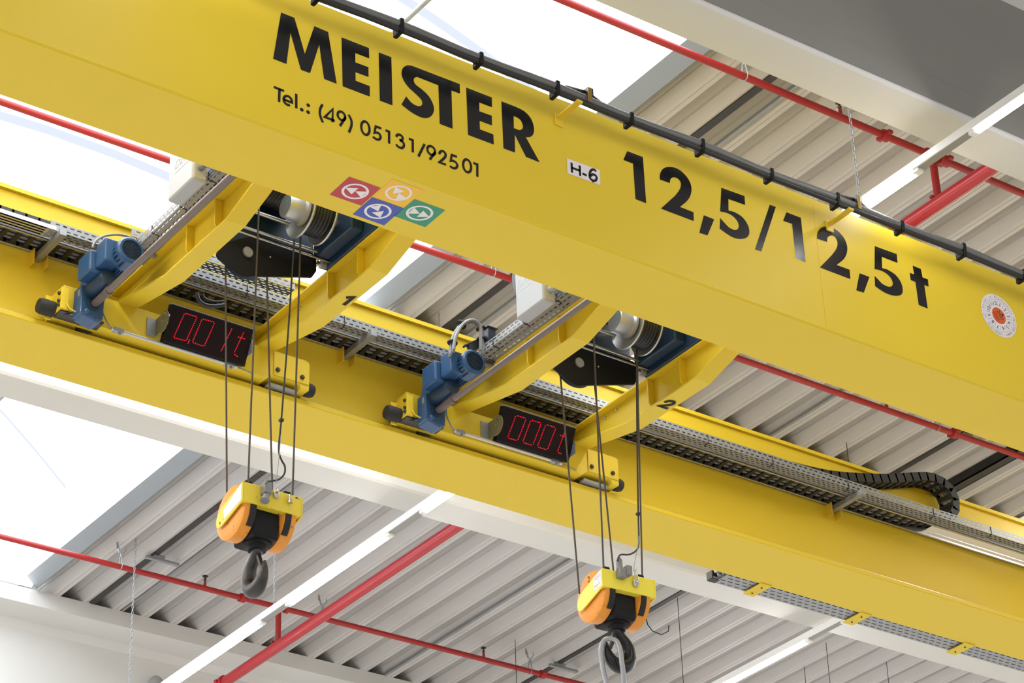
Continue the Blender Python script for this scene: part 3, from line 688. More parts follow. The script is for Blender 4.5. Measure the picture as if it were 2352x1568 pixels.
# ================================================================ hoist trolleys (built at the right-hand one, then copied)
PITCH = 2.577
K1 = lambda pts: crop(880, 700, 5.057, pts)
K2 = lambda pts: crop(1260, 690, 5.6, pts)
K3 = lambda pts: crop(1020, 860, 5.113, pts)
K4 = lambda pts: crop(1120, 600, 6.533, pts)
tro = thing('hoist_trolley', 'right yellow hoist trolley marked 2 with blue drive motor', 'trolley', (9.5, 12.0, 10.05), 'hoist trolleys on the crane')
def cross_beam(X):
    w = .135; xs = X+w/2
    prof = [(12.99, 10.293), (12.84, 10.275), (12.25, 10.160), (11.5, 10.160), (11.16, 10.250), (10.93, 10.30)]
    b = MB()
    b.hexa_strip = None
    th = .014
    L = [(X, y, z) for y, z in prof]; R_ = [(X+w, y, z) for y, z in prof]; n = len(prof)
    up = Vector((0, 0, th)); vs = [Vector(p) for p in L+R_]; vs += [v+up for v in vs]
    fs = []
    for i in range(n-1):
        fs += [(i, i+1, n+i+1, n+i), (2*n+i, 3*n+i, 3*n+i+1, 2*n+i+1), (i, 2*n+i, 2*n+i+1, i+1), (n+i, n+i+1, 3*n+i+1, 3*n+i)]
    fs += [(0, n, 3*n, 2*n), (n-1, 3*n-1, 4*n-1, 2*n-1)] if False else [(0, n, 3*n, 2*n), (n-1, 2*n+n-1, 3*n+n-1, 2*n-1)]
    b.add(vs, fs)
    # web and top flange
    b.prism([(xs-.006, y, z+th) for y, z in prof]+[(xs-.006, 10.93, 10.40), (xs-.006, 12.99, 10.40)], (.012, 0, 0))
    b.box(X+.005, X+w-.005, 10.93, 12.99, 10.40, 10.414)
    o = b.build('cross_beam', YEL, tro, smooth=False, bevel=.0025)
    for y in (11.65, 12.0):
        b = MB(); x0 = X+.008; x1 = xs-.006
        b.prism([(x1, y, 10.40), (x0, y, 10.40), (x0, y, 10.222), (x0+.022, y, 10.190), (x1, y, 10.178)], (0, .012, 0)); b.build('stiffener', YEL, o, smooth=False, bevel=.002)
    return o
XL, XR = 8.985, 10.003
cross_beam(XL); cbr = cross_beam(XR)
for y in (12.42, 12.55):
    b = MB(); b.sphere((XR+.06, y, 10.365), .012); b.build('bolt', STEEL, cbr)
# end carriage on the far girder with its notch for the wheel
CY0, CY1 = 12.862, 13.0
b = MB(); b.prism([(8.60, CY0, 10.065), (10.085, CY0, 10.065), (10.115, CY0, 10.092), (10.33, CY0, 10.092), (10.345, CY0, 10.062), (10.405, CY0, 10.062), (10.41, CY0, 10.26), (10.385, CY0, 10.285), (8.60, CY0, 10.288)], (0, CY1-CY0, 0))
car = b.build('end_carriage', YEL, tro, smooth=False, bevel=.004)
b = MB(); b.box(10.13, 10.40, CY0-.008, CY0, 10.10, 10.27); b.build('cover_plate', YEL, car, smooth=False, bevel=.003)
for x in (10.158, 10.345): b = MB(); b.lathe((x, CY0-.008, 10.142), (0, -1, 0), [(0, .017), (.010, .017), (.016, .010)], 6); b.build('bolt', DSTEEL, car)
for x in (8.80, 10.22):
    b = MB(); b.lathe((x, 12.945, 10.125), (0, 1, 0), [(0, .05), (.006, .085), (.018, .085), (.02, .075), (.068, .075), (.07, .05)], 28); b.build('wheel', DSTEEL, car)
b = MB(); b.box(10.12, 10.34, 12.90, 12.96, 10.045, 10.065); b.build('wheel_guard', GALVD, car, bevel=.004)
b = MB(); b.lathe((10.405, 12.915, 10.098), (1, 0, 0), [(0, .048), (.04, .048), (.06, .040), (.066, .02)], 24); b.build('buffer', RUB, tro)
# left end plate and buffer
b = MB(); b.box(8.548, 8.60, 12.78, 13.0, 10.062, 10.215); b.box(8.50, 8.548, 12.90, 12.912, 10.03, 10.20); b.build('end_plate', YEL, tro, smooth=False, bevel=.003)
b = MB(); b.lathe((8.549, 12.88, 10.095), (-1, 0, 0), [(0, .05), (.085, .052), (.105, .045), (.112, .02)], 24); b.build('buffer', RUB, tro)
for y, z in ((12.80, 10.175), (12.80, 10.12), (12.80, 10.09), (12.97, 10.09)): b = MB(); b.sphere((8.545, y, z), .014, 8, 6); b.build('bolt', DSTEEL, tro)
b = MB(); b.box(8.56, 8.86, 12.80, 12.90, 10.052, 10.066); b.tube([(8.60, 12.84, 10.06), (8.66, 12.78, 10.03), (8.76, 12.76, 10.02), (8.84, 12.80, 10.045)], .012, 8); b.build('rail_sweeper', DSTEEL, tro)
b = MB(); b.tube([(8.585, 12.775, 10.10), (8.60, 12.76, 10.06), (8.66, 12.745, 10.035), (8.74, 12.745, 10.03), (8.82, 12.77, 10.04)], .0045, 6); b.build('yellow_cable', YEL2, tro)
# drive: gearbox, motor, shaft
G = P(1003, 945, Y=12.69); print('gear', G)
mc = P(1091, 829.5, Y=12.30); print('motor', mc)
gx, gz = G.x, G.z
b = MB()
b.prism([(gx-.075, 12.69, gz-.085), (gx+.035, 12.69, gz-.112), (gx+.075, 12.69, gz-.085), (gx+.078, 12.69, gz+.06), (mc.x+.06, 12.69, mc.z-.06), (mc.x+.075, 12.69, mc.z+.03), (mc.x, 12.69, mc.z+.085), (mc.x-.085, 12.69, mc.z+.05), (mc.x-.10, 12.69, mc.z-.07), (gx-.078, 12.69, gz+.07)], (0, .12, 0))
gb = b.build('gearbox', BLUE, tro, smooth=False, bevel=.012)
b = MB(); b.box(gx-.09, gx-.05, 12.685, 12.79, gz-.08, gz+.12); b.build('side_flange', BLUE, gb, smooth=False, bevel=.006)
b = MB(); b.box(gx-.0905, gx-.0902, 12.705, 12.73, gz+.05, gz+.095); b.build('rating_plate', GALV, gb, smooth=False)
b = MB(); b.lathe((gx, 12.69, gz), (0, -1, 0), [(0, .042), (.006, .042), (.008, .034), (.016, .034)], 24); b.build('shaft_seal', DBLUE, gb)
b = MB(); b.sphere((gx-.045, 12.688, gz-.06), .02, 10, 8); b.sphere((gx+.03, 12.688, gz-.098), .008, 8, 6); b.build('plug', BLUE, gb)
b = MB(); b.lathe((mc.x, 12.44, mc.z), (0, 1, 0), [(0, .072), (.13, .072), (.14, .084), (.18, .088), (.25, .088)], 36)
for i in range(28):
    a = 2*PI*i/28; e = Vector((math.cos(a), 0, math.sin(a))); c = Vector((mc.x, 12.42, mc.z))
    if -2.9 < a-2*PI < 2.9 or True: b.bar(c+e*.077, c+e*.077+Vector((0, .15, 0)), .0035, .014, up=tuple(e))
mo = b.build('drive_motor', BLUE, tro)
b = MB(); b.lathe((mc.x, 12.30, mc.z), (0, 1, 0), [(.012, .066), (.0, .068), (.0, .082), (.012, .092), (.12, .092), (.12, .080)], 36); fc = b.build('fan_cover', BLUE, mo)
b = MB(); disc_c = Vector((mc.x, 12.2995, mc.z))
for i in range(-4, 5):
    zz = .0138*i; hw = math.sqrt(.064**2-zz*zz)
    for x0, x1 in ((-hw, -.004-.0*i), (.004, hw)) if i % 2 else ((-hw, -hw*.35), (-hw*.28, hw*.28), (hw*.35, hw)):
        b.box(mc.x+x0, mc.x+x1, 12.2985, 12.3005, mc.z+zz-.0035, mc.z+zz+.0035)
b.build('grille_slots', BLKP, fc, smooth=False)
b = MB()
for i in range(9):
    a = math.radians(110+17*i); e = Vector((math.cos(a), 0, math.sin(a))); c = Vector((mc.x, 12.335, mc.z)); b.bar(c+e*.0915, c+e*.0915+Vector((0, .06, 0)), .008, .003, up=tuple(e))
b.build('cooling_slots', BLKP, fc, smooth=False)
b = MB(); b.box(mc.x-.185, mc.x-.055, 12.50, 12.665, mc.z-.10, mc.z+.055); b.build('terminal_box', BLUE, mo, smooth=False, bevel=.012)
b = MB(); b.box(mc.x-.145, mc.x-.04, 12.375, 12.50, mc.z-.075, mc.z+.085); b.build('terminal_box', BLUE, mo, smooth=False, bevel=.008)
b = MB(); b.box(mc.x-.12, mc.x-.08, 12.53, 12.56, mc.z+.05, mc.z+.075); b.tube([(mc.x-.1, 12.54, mc.z+.07), (mc.x-.10, 12.52, mc.z+.10), (mc.x-.06, 12.5, mc.z+.118), (mc.x+.0, 12.5, mc.z+.115)], .009, 8); b.build('cable_gland', CAB, mo)
b = MB(); b.lathe((mc.x-.06, 12.47, mc.z-.12), (0, 1, 0), [(0, .03), (.01, .055), (.12, .06), (.22, .06)], 24); b.build('brake_housing', DBLUE, mo)
b = MB(); b.cyl((gx, 12.68, gz), (gx, 10.93, gz), .0205, n=20); sh = b.build('drive_shaft', SHAFT, tro)
b = MB(); b.lathe((gx, 12.66, gz), (0, -1, 0), [(0, .021), (0, .025), (.16, .025), (.165, .028), (.175, .028), (.175, .021)], 22); b.build('coupling', SHAFT, sh)
# tray lying along the left cross beam
XT = 8.86; zt = (P(1113, 805, X=XT).z+P(1300, 672, X=XT).z)/2; print('beam tray z', zt)
b = MB(); slotted(b, (XT, 10.93, zt), (0, 1, 0), (0, 0, 1), 1.63, .06, 2, slot=.032, gap=.018, h=.011); slotted(b, (XT, 10.93, zt), (0, 1, 0), (1, 0, 0), 1.63, .165, 4, slot=.032, gap=.018, h=.013); slotted(b, (XT+.165, 10.93, zt), (0, 1, 0), (0, 0, 1), 1.63, .06, 2, slot=.028, gap=.020, h=.010)
bt = b.build('beam_tray', GALV, tro, smooth=False, solid=.0015)
for k in range(4): b = MB(); b.tube([(XT+.02+.022*k, 10.95, zt+.014), (XT+.02+.022*k, 12.55, zt+.014)], .009, 6); b.build('cable', HOSE if k % 2 else CABLE, bt)
for y in (11.5, 11.85, 12.2): b = MB(); b.tube([(XT-.003, y, zt+.05), (XT-.003, y, zt-.003), (XT+.06, y+.01, zt-.003)], .003, 5); b.build('cable_tie', CABLE, bt)
for y in (11.2, 12.4): b = MB(); b.box(XT+.02, XL+.02, y, y+.03, zt-.02, zt-.004); b.build('tray_bracket', GALVD, tro, smooth=False)
# hoist: rope drum, cable reel, sheave housing, tie bars, gearbox
YP = 12.0
ol = K2([(300, 640), (480, 575), (1090, 780), (1135, 830), (1150, 1000), (1110, 1075), (600, 1083), (490, 1085)])+K2(sm([(455, 1092), (400, 1097), (330, 1075), (240, 1010), (150, 930), (85, 870), (70, 800), (130, 700)]))
b = MB(); b.prism([P(x, y, Y=YP) for x, y in ol], (0, .02, 0)); ph = b.build('sheave_housing', BLKP, tro, smooth=False, bevel=.004)
ax = P(1329.6, 833.4, Y=YP)
b = MB(); b.lathe((ax.x, YP, ax.z), (0, -1, 0), [(0, .036), (.012, .036), (.016, .032)], 28); b.build('axle_cap', GALV, ph)
b = MB(); b.lathe((ax.x, YP+.02, ax.z), (0, 1, 0), [(.005, .05), (.005, .150), (.02, .160), (.03, .148), (.04, .160), (.055, .150), (.055, .05)], 40); b.build('rope_sheave', DBLUE, ph)
for q in K2([(640, 850)]): w = P(*q, Y=YP); b = MB(); b.sphere(w, .007, 8, 6); b.build('screw', STEEL, ph)
for q in K2([(1160, 850), (1160, 905)]): w = P(*q, Y=YP); b = MB(); b.cyl(w-Vector((.0, .01, 0)), w+Vector((0, .05, 0)), .012, n=10); b.build('bolt', STEEL, ph)
w0 = P(*K2([(1180, 900)])[0], Y=YP); b = MB(); b.lathe((w0.x+.01, YP+.01, w0.z), (1, 0, 0), [(0, .03), (.04, .03)], 20); b.build('pin', GALV, ph)
tza = P(593, 489, Y=11.88).z; tzb = P(648, 551, Y=11.95).z
for y, z, r in ((11.88, tza, .013), (11.95, tzb, .011), (11.965, tzb-.035, .008)):
    b = MB(); b.cyl((XL+.06, y, z), (10.0, y, z), r, n=14); b.build('tie_bar', STEEL, tro)
DY, DZ, DR = 11.95, 10.93, .19
b = MB(); prof = []
for i in range(38): t = .022*i; prof += [(t, DR), (t+.011, DR-.008)]
b.lathe((8.99, DY, DZ), (1, 0, 0), [(0, .05)]+prof+[(.86, .05)], 40); b.build('rope_drum', DSTEEL, tro)
RY, RZ = 11.72, P(698, 490, Y=11.72).z+.012
rx = lambda px, py: P(px, py, Y=RY).x+PITCH
h0, d1, d2 = rx(655, 479), rx(698, 493), rx(748, 510); print('reel', h0, d1, d2, RZ)
b = MB(); b.lathe((h0, RY, RZ), (1, 0, 0), [(0, .02), (0, .073), (.006, .078), (d1-h0-.03, .078), (d1-h0-.02, .097), (d1-h0-.004, .097), (d1-h0, .02)], 36); rl = b.build('cable_reel', ALU, tro)
for x, nm in ((d1, 0), (d2, 1)):
    b = MB(); b.lathe((x, RY, RZ), (1, 0, 0), [(.012, .05), (.010, .095), (.004, .13), (-.022, .172), (-.027, .177), (-.02, .181), (-.012, .177), (.012, .135), (.018, .05)], 44); b.build('reel_flange', ALU, rl)
b = MB(); b.lathe((d1+.012, RY, RZ), (1, 0, 0), [(0, .05)]+[v for i in range(6) for v in ((.02*i*(d2-d1-.02)/.12, .138), ((.02*i+.01)*(d2-d1-.02)/.12, .131))]+[(d2-d1-.02, .05)], 40); b.build('wound_cable', CABLE, rl)
b = MB(); b.box(d2+.03, d2+.10, RY-.02, RY+.02, RZ-.015, RZ+.015); b.build('reel_axle', STEEL, rl)
b = MB(); b.add([(h0-.001, RY-.005, RZ+.028), (h0-.001, RY-.045, RZ+.028), (h0-.001, RY-.03, RZ-.002)], [(0, 1, 2)]); b.build('reel_mark', mat('teal_mark', (.05, .35, .42)), rl, smooth=False)
b = MB(); b.box(9.90, 9.995, 11.55, 12.0, 10.46, 10.80); b.build('hoist_gearbox', DBLUE, tro, smooth=False, bevel=.012)
b = MB(); b.box(9.995, 10.10, 11.3, 12.02, 10.416, 10.86); b.lathe((9.95, 11.5, 10.70), (0, -1, 0), [(0, .12), (.3, .12), (.34, .09)], 28); b.build('hoist_motor', DBLUE, tro, smooth=True, bevel=.01)
b = MB(); b.box(XL+.02, 9.95, 11.40, 11.44, 10.86, 10.90);  b.box(XL+.01, XL+.07, 11.35, 12.06, 10.414, 10.93); b.box(XL+.08, 9.99, 12.14, 12.17, 10.585, 11.15); b.build('hoist_frame', DBLUE, tro, smooth=False, bevel=.004)
# near end carriage hidden behind the near girder
b = MB(); b.box(8.6, 10.4, 10.80, 10.93, 10.066, 10.30); b.build('end_carriage', YEL, tro, smooth=False, bevel=.004)
# ---- the left trolley
tl = copy_tree(tro, None, Vector((-PITCH, 0, 0))); tl['label'] = 'left yellow hoist trolley marked 1 with blue drive motor'
def flange_no(root, strokes, k, dx, m=BLKP):
    zf = 10.1565; b = MB()
    for L in strokes: b.add(*stroke([P(x, y, Z=zf) for x, y in k(L)], .026, Vector((0, 0, 1))))
    b.build('number', m, root, smooth=False)
flange_no(tro, [sm([(1490, 1312), (1540, 1296), (1600, 1299), (1612, 1320), (1570, 1343), (1425, 1358)])+[(1535, 1392)]], K2, 0)
flange_no(tl, [[(1590, 1308), (1668, 1306), (1565, 1387)]], lambda L: crop(450, 400, 4.612, L), 0)

# ---------------------------------------------------------------- control cabinets
CX = 8.71
pf, pn = P(1185, 734, X=CX), P(1245.5, 692, X=CX); print('cab', pf, pn)
def cabinet(dx, label, m, txt_at, txtm, grip):
    c = thing('control_cabinet', label, 'cabinet', (CX+dx, (pf.y+pn.y)/2, pf.z), 'control cabinets on the trolleys')
    y0, y1 = pn.y-.02, pf.y; z0 = (pf.z+pn.z)/2
    b = MB(); b.box(CX+dx, CX+dx+.10, y0, y1, z0, z0+.55); b.build('box', m, c, smooth=True, bevel=.018, seg=3)
    for z in (z0+.12, z0+.42): b = MB(); b.box(CX+dx+.10, XL+dx+.01, (y0+y1)/2-.02, (y0+y1)/2+.02, z, z+.03); b.build('arm', GALVD, c, smooth=False)
    for k in range(3): b = MB(); b.cyl((CX+dx+.05, y0, z0+.09+.09*k), (CX+dx+.05, y0-.05, z0+.09+.09*k), .022, n=14); b.cyl((CX+dx+.05, y0-.05, z0+.09+.09*k), (CX+dx+.09, y0-.12, z0+.03+.09*k), .014, n=12); b.build('cable_gland', GREYP if dx else CAB, c)
    o = P(*txt_at, X=CX+dx-.0007)
    t = text_obj('DEMAG', .085, None, None, o, Vector((0, -1, 0)), Vector((0, 0, 1)), 'LEFT', .25); t.build('lettering', txtm, c, smooth=False)
    b = MB(); q = o+Vector((0, -.01, -.05)); b.add([q, q+Vector((0, -.26, 0)), q+Vector((0, -.26, -.006)), q+Vector((0, 0, -.006))], [(0, 1, 2, 3)]); b.build('lettering', txtm, c, smooth=False)
cabinet(0, 'white control cabinet of the right trolley, just below the near girder', CAB, (1186, 658), mat('pale_lettering', (.5, .5, .53)), 0)
cabinet(-PITCH, 'white control cabinet of the left trolley in front of the rooflight', CAB, (401, 384), GREYT, 1)

# ---------------------------------------------------------------- load displays
def display(root_loc, corners, label, digits, kk):
    """corners: top left, top right in space; the face leans so that its lower edge is further back"""
    tl_, tr_ = corners; d = Vector((0, .104, -.226)); ex = (tr_-tl_).normalized(); dn = d.normalized(); nrm = ex.cross(dn).normalized()
    if nrm.y > 0: nrm = -nrm
    H = d.length; Wd = (tr_-tl_).length; bk = -nrm*.055
    t = thing('load_display', label, 'display', tuple(tl_+d), 'load displays on the trolleys')
    A = [tl_, tr_, tr_+d, tl_+d]
    b = MB(); b.hexa(A, [p+bk for p in A]); b.build('housing', BLKP, t, smooth=False, bevel=.003)
    i_ = .012; s = nrm*.0012; B = [tl_+ex*i_+dn*i_+s, tr_-ex*i_+dn*i_+s, tr_-ex*i_+d-dn*i_+s, tl_+ex*i_+d-dn*i_+s]
    b = MB(); b.add(B, [(0, 1, 2, 3)]); b.build('screen', SCREEN, t, smooth=False)
    b = MB(); b.hexa([tl_-dn*.006, tr_-dn*.006, tr_, tl_], [tl_-dn*.006+bk, tr_-dn*.006+bk, tr_+bk, tl_+bk]); b.build('top_edge', GALV, t, smooth=False)
    for L, sp in digits:
        pts = [Pn(x, y, tl_+s*2, nrm) for x, y in kk(L)]; b = MB()
        tot = 0; seg = [(pts[i], pts[i+1]) for i in range(len(pts)-1)]
        dots = []
        for p, q in seg:
            n = max(1, round((q-p).length/sp)); dots += [p.lerp(q, j/n) for j in range(n)]
        if (pts[0]-pts[-1]).length > .004: dots.append(pts[-1])
        for c in dots:
            b.add([c+ex*(.0038*math.cos(2*PI*j/8))+dn*(.0038*math.sin(2*PI*j/8)) for j in range(8)]+[c+nrm*.002], [(j, (j+1) % 8, 8) for j in range(8)])
        o = b.build('digit', REDLED, t, smooth=False)
    # side bracket: plate on the carriage and rounded ear
    z1 = tl_.z-.03; xb = tl_.x
    b = MB(); b.box(xb-.095, xb-.03, 12.853, 12.861, 10.105, 10.235); o = b.build('mounting_plate', GALVD, t, smooth=False, bevel=.002)
    b = MB(); b.box(xb-.0335, xb-.0305, 12.75, 12.861, 10.11, 10.235); ear = [(xb-.034, 12.74+.0, 10.235)]
    c0 = tl_+d*.5; b.lathe((xb-.034, 12.755, 10.17), (1, 0, 0), [(0, .075), (.004, .075)], 28); b.build('ear', mat('zinc_plate', (.17, .155, .075), .45, 0), t, bevel=.001)
    b = MB(); b.cyl((xb-.042, 12.755, 10.17), (xb, 12.755, 10.17), .008, n=10); b.build('screw', STEEL, t)
    b = MB(); b.cyl((xb-.042, 12.735, 10.215), (xb, 12.735, 10.215), .009, n=10); b.build('screw', STEEL, t)
    b = MB(); b.box(tr_.x+.0, tr_.x+.004, 12.72, 12.862, 10.12, 10.22); b.build('ear', GALVD, t, smooth=False)
    return t
SPD = .0125
def zero(a, bq, c, d, r=.16):
    """rounded slanted zero from its four corners"""
    pts = []; Q = [Vector((x, y)) for x, y in (a, bq, c, d)]
    for i in range(4):
        p, n_, pr = Q[i], Q[(i+1) % 4], Q[i-1]
        l1 = 18/(p-pr).length; l2 = 18/(n_-p).length
        pts += [tuple(p.lerp(pr, l1)), tuple(p.lerp(n_, l2))]
    return pts+[pts[0]]
Ka = lambda L: crop(340, 660, 5.8075, L)
dl = [P(1159, 936, Y=12.70), P(1323, 979, Y=12.70)]; dl[1].z = dl[0].z = (dl[0].z+dl[1].z)/2
display(None, dl, 'black load display of the right trolley with red zeros', [(zero((845, 478), (966, 515), (862, 777), (745, 742)), SPD), (zero((1020, 533), (1142, 570), (1040, 832), (922, 795)), SPD), (zero((1195, 585), (1315, 622), (1212, 885), (1095, 848)), SPD),
        ([(1410, 690), (1400, 720), (1335, 895), (1345, 918), (1374, 928)], SPD), ([(1368, 715), (1410, 724)], SPD)], K3)
dl2 = [P(396, 700, Y=12.70), P(583, 755, Y=12.70)]; dl2[1].z = dl2[0].z = (dl2[0].z+dl2[1].z)/2
display(None, dl2, 'black load display of the left trolley reading 0,01t in red', [(zero((490, 342), (656, 392), (508, 712), (340, 668)), SPD), ([(553, 700), (535, 742)], SPD), (zero((722, 418), (892, 465), (748, 785), (590, 732)), SPD),
        ([(1117, 553), (1052, 688)], SPD), ([(1022, 755), (978, 842)], SPD), ([(1276, 603), (1240, 675), (1155, 858), (1158, 893), (1190, 918)], SPD), ([(1205, 660), (1290, 685)], SPD)], Ka)

# ---------------------------------------------------------------- sensor bars under the displays
def sensor(p0, p1, dx_wire, label):
    a = P(*p0, Y=12.84); c = P(*p1, Y=12.84); a.z = c.z = (a.z+c.z)/2
    t = thing('sensor_bar', label, 'sensor bar', tuple((a+c)/2), 'slim sensor bars below the displays')
    b = MB(); b.cyl(a, c, .0115, n=14); b.build('tube', mat('ivory_tube', (.66, .60, .52), .35, .2) if dx_wire else ALU, t)
    for x in (a.x+.05, c.x-.06):
        b = MB(); b.box(x-.035, x+.035, 12.822, 12.858, a.z-.014, a.z+.014); b.cyl((x+.01, 12.835, a.z-.032), (x+.01, 12.835, a.z-.012), .009, n=8); b.build('clamp', GALV, t, bevel=.003)
    b = MB(); b.tube(smooth_pts([a, a+Vector((-.04, -.015, .03)), a+Vector((-.075, -.02, .10)), a+Vector((-.065, -.03, .19)), a+Vector((-.01, -.03, .25))]), .005, 7); b.tube(smooth_pts([c, c+Vector((.05, -.01, -.012)), c+Vector((.12, -.005, -.02))]), .004, 6); b.build('lead', GREYT, t)
sensor((1043, 992), (1290, 1061), True, 'cream sensor bar under the display with three zeros')
sensor((255, 755), (545, 842), False, 'silver sensor bar under the display reading 0,01t')

# ---------------------------------------------------------------- hose loop and post beside the right motor
hl = thing('hose_loop', 'bundle of grey hoses looping over a dark post behind the right motor', 'hoses', tuple(P(1080, 800, Y=12.35)))
base = [P(x, y, Y=12.35) for x, y in K1([(795, 560), (805, 440), (840, 330), (910, 230), (1010, 185), (1090, 210), (1135, 275), (1145, 400), (1145, 580)])]
for k in range(4):
    b = MB(); off = Vector((.006*(k % 2)+.012*(k-1.5), .022*(k-1.5), 0)); cc_ = base[4]+Vector((0, 0, -.18))
    b.tube(smooth_pts([p+off+(p-cc_).normalized()*(.011*(k-1.5)) for p in base]), .0115, 8); b.build('hose', HOSE, hl)
for i in (1, 3, 6, 7):
    p = base[i]; t = (base[i+1]-base[i-1]).normalized(); b = MB(); b.lathe(p-t*.004, t, [(0, .03), (0, .036), (.008, .036), (.008, .03)], 14); b.build('strap', CABLE, hl)
pp = [P(x, y, Y=12.38) for x, y in K1([(1200, 270), (1300, 290), (1300, 520), (1205, 560)])]
b = MB(); b.box(pp[0].x, pp[1].x-.01, 12.36, 12.42, 10.40, pp[0].z); b.box(pp[0].x-.01, pp[1].x+.005, 12.35, 12.43, pp[0].z, pp[0].z+.008); b.bar((pp[0].x, 12.40, pp[0].z-.06), (pp[0].x-.16, 12.43, pp[0].z-.17), .03, .012); b.bar((pp[0].x, 12.40, pp[0].z-.12), (pp[0].x-.12, 12.43, pp[0].z-.17), .04, .05); b.build('post', mat('dark_blue_grey', (.045, .05, .075), .45), hl, smooth=False, bevel=.003)
# loop of hose over the left motor, and the extra tray of the left trolley
b = MB(); b.tube(smooth_pts([P(x, y, Y=12.45) for x, y in crop(0, 400, 5.113, [(1085, 860), (1105, 810), (1160, 755), (1250, 720), (1380, 708), (1500, 730), (1580, 770), (1620, 830)])]), .008, 8)
tag(b.build('motor_hose', HOSE), 'thin grey hose arching over the left blue motor', 'hose')
EZ_, EY0, EY1, EX0, EX1 = 10.70, 12.715, 12.815, 6.40, 7.62
et = thing('cable_tray', 'grey perforated tray behind the ropes of the left trolley, above the long tray', 'cable tray', (7, 12.75, EZ_))
b = MB(); slotted(b, (EX0, EY0, EZ_), (1, 0, 0), (0, 1, 0), EX1-EX0, EY1-EY0, 4); b.build('floor_plate', GALVD, et, smooth=False, solid=.0015)
b = MB(); slotted(b, (EX0, EY0, EZ_), (1, 0, 0), (0, 0, 1), EX1-EX0, .06, 2); b.build('side_wall', GALVD, et, smooth=False, solid=.0015)
b = MB(); slotted(b, (EX0, EY1, EZ_), (1, 0, 0), (0, 0, 1), EX1-EX0, .06, 2); b.build('side_wall', GALVD, et, smooth=False, solid=.0015)
hh = MB(); hh.tube(smooth_pts([P(x, y, Y=12.55) for x, y in crop(380, 580, 6.918, [(500, 640), (515, 720), (560, 790), (660, 840), (800, 850), (930, 830)])]), .014, 8); hh.tube(smooth_pts([P(x, y, Y=12.55) for x, y in crop(380, 580, 6.918, [(590, 660), (620, 720), (700, 760), (820, 780), (930, 770)])]), .008, 8)
tag(hh.build('cable_bow', CABLE), 'black cable bow hanging under the long tray above the left display', 'cable')

